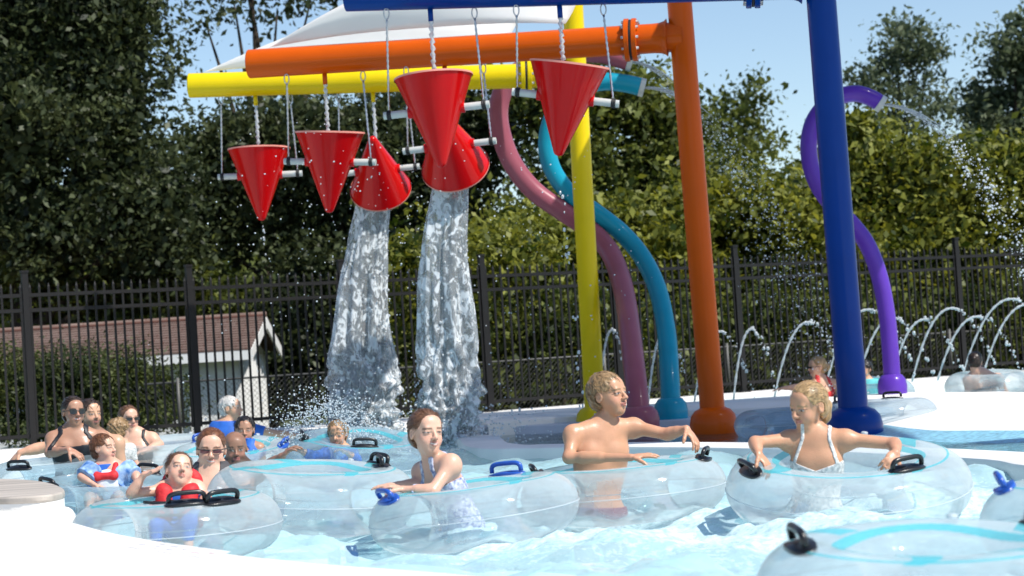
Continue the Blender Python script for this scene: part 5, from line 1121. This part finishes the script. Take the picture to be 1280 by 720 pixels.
# --- group on the left
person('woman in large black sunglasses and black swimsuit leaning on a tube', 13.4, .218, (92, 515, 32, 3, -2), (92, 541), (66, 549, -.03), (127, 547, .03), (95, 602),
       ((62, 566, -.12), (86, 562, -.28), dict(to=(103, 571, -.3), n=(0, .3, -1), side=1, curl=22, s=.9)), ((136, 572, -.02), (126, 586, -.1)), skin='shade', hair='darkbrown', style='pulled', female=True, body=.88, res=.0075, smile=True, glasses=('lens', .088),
       clothes=[('swimsuit', 'blacksuit', dict(top=.27, swd=.018, sx=.95, v=.05, bot=2.2))], bun=([(0, -.44, .25), (0, -.50, .12), (0, -.46, .02)], [.10, .13, .08]))
person('bearded man with outstretched arm behind the woman in black sunglasses', 14.3, .222, (113, 518, 42, 2, 0), (110, 546), (74, 556), (146, 554), (110, 610),
       ((50, 560, .0), (25, 566, -.05), dict(to=(16, 575, -.05), n=(0, .5, -1), side=-1, curl=25)), None, skin='fair', hair='darkbrown', style='short', body=1.05, res=.0085, beard=(0.10, 0.06, 0.04))
person('toddler with arm floats and a red yoked swim vest', 11.1, .168, (130, 561, 66, 6, -2), (135, 582), (116, 588, .0), (157, 587, .0), (138, 625),
       ((102, 596, -.06), (118, 606, -.12), dict(to=(126, 608, -.12), curl=20, s=.55)), ((170, 594, -.05), (172, 603, -.1), dict(to=(176, 606, -.1), curl=20, s=.55)), skin='pale', hair='auburn', style='short', body=.56, res=.0055, legs='sit', chub=.03,
       clothes=[('shirt', 'rash', dict(t=.004, short=True)), ('float', 'floatblue', dict(t=.024))], extra=chest_float)
person('woman in a black bikini and sunglasses holding a curly haired child', 15.2, .215, (161, 524, 35, 3, -2), (170, 547), (148, 553), (190, 549), (172, 598),
       None, ((199, 556, -.05), (183, 563, -.18), dict(to=(176, 565, -.2), curl=25)), skin='pale', hair='brown', style='pulled', female=True, body=.95, res=.009, glasses=('lens', .06), clothes=[('swimsuit', 'blacksuit', dict(top=.24, bot=.55, sx=.9, swd=.014, v=.02))])
person('small child with curly blond hair hugged by the woman in black bikini', 14.8, .185, (150, 539, 150, 5, 0), (150, 556), (138, 561), (163, 561), (151, 592), None, None, skin='pale', hair='dblond', style='curly', body=.58, res=.009, legs='sit', clothes=[('shirt', 'whitesuit', dict(short=True))])
person('child in a red life jacket with one hand raised, head tilted back', 8.85, .172, (224, 588, 24, 20, -10), (224, 606), (206, 612, .0), (246, 611, .0), (224, 660),
       ((164, 617, -.10), (180, 593, -.12), dict(to=(195, 588, -.12), n=(0, -.3, 1), side=-1, curl=10, s=.6)), ((258, 622, -.04), (250, 634, -.12), dict(to=(244, 640, -.14), curl=20, s=.6)), skin='pale', hair='brown', style='pulled', body=.56, res=.005, legs='sit', chub=.03,
       clothes=[('band', 'rash', dict(a=.2, b=1.2, t=.003))], extra=jacket)
person('smiling woman with rose tinted glasses and pulled back auburn hair', 10.2, .222, (264, 562, 8, -3, -3), (264, 591), (236, 603), (298, 601), (266, 665), None, None, skin='pale', hair='auburn', style='pulled', female=True, body=1.0, res=.0055, smile=True, glasses=('lensp', .05), chub=.02, clothes=[('swimsuit', 'greysuit', dict(top=.30, swd=.025, sx=1.1, v=.06, bot=2.2))], bun=([(0, -.40, -.05), (0, -.46, -.2)], [.09, .06]))
person('bald man behind the smiling woman gripping a tube handle', 12.1, .215, (294, 561, 12, -4, 0), (295, 586), (270, 594), (321, 590), (296, 650), None, ((337, 583, -.1), (352, 571, -.2), dict(to=(363, 561, -.22), n=(.4, .2, -1), side=-1, curl=45)), skin='shade', tone=.62, hair='black', style='bald', body=1.05, res=.008, beard=(0.03, 0.02, 0.015))  # tone darkens the skin further to paint in the shade he stands in
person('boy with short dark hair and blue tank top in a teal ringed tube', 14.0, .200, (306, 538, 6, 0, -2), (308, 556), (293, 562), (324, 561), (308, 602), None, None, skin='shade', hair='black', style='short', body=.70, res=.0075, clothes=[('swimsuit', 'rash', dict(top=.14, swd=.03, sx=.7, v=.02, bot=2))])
person('grey haired person in a blue shirt stretching one arm aside', 16.4, .215, (289, 511, 75, 4, -2), (285, 529), (271, 535), (306, 534), (286, 582), None, ((345, 543, -.05), (372, 545, -.1), dict(to=(384, 546, -.1), curl=15)), skin='fair', hair='grey', style='short', body=.95, res=.009, clothes=[('shirt', 'rash', dict(t=.008, short=True))])
person('boy in a blue rash guard under the falling water', 13.6, .195, (422, 543, -8, -4, -3), (424, 561), (409, 567), (439, 566), (424, 604), ((391, 570, -.12), (374, 563, -.16), dict(to=(365, 560, -.16), n=(0, 0, -1), side=1, curl=40, s=.7)), ((446, 574, -.12), (434, 566, -.2), dict(to=(427, 563, -.22), n=(0, 0, -1), side=-1, curl=40, s=.7)), skin='kid', hair='dblond', style='short', body=.70, res=.007, clothes=[('shirt', 'rash', dict(t=.006))])
# --- bathers in the far river
person('woman in a red swimsuit with tied blond hair beyond the splash pad', 20.4, .220, (1021, 459, -72, 0, 0), (1027, 476), (1017, 481, -.03), (1041, 480, .03), (1028, 525), ((1000, 484, -.05), (981, 485, -.1), dict(to=(973, 486, -.1), curl=15)), None, skin='fair', hair='blond', style='pulled', female=True, body=.92, res=.010, glasses=('lens', .04), clothes=[('swimsuit', 'redsuit', dict(top=.30, swd=.022, sx=1.0, bot=2.2))], bun=([(0, -.42, .05), (0, -.56, .0), (0, -.55, -.12)], [.10, .14, .08]))
person('child in a teal shirt sitting in a tube behind the blue pole', 20.5, .200, (1081, 462, -50, -5, 0), (1083, 476), (1073, 481), (1096, 480), (1086, 515), None, None, skin='fair', hair='black', style='short', body=.70, res=.010, legs='sit', clothes=[('shirt', 'tealshirt', dict(t=.008, short=True))])
person('bather with dark hair and bare back turned away in a tube', 20.6, .215, (1219, 453, 160, -18, 8), (1224, 468, .0), (1210, 475), (1248, 473), (1234, 510), None, None, skin='pale', hair='darkbrown', style='pulled', female=True, back=True, body=.95, res=.010, legs='sit', clothes=[('band', 'blacksuit', dict(a=.38, b=.46, t=.005))], bun=([(0, -.42, .15), (0, -.52, .05)], [.12, .10]))
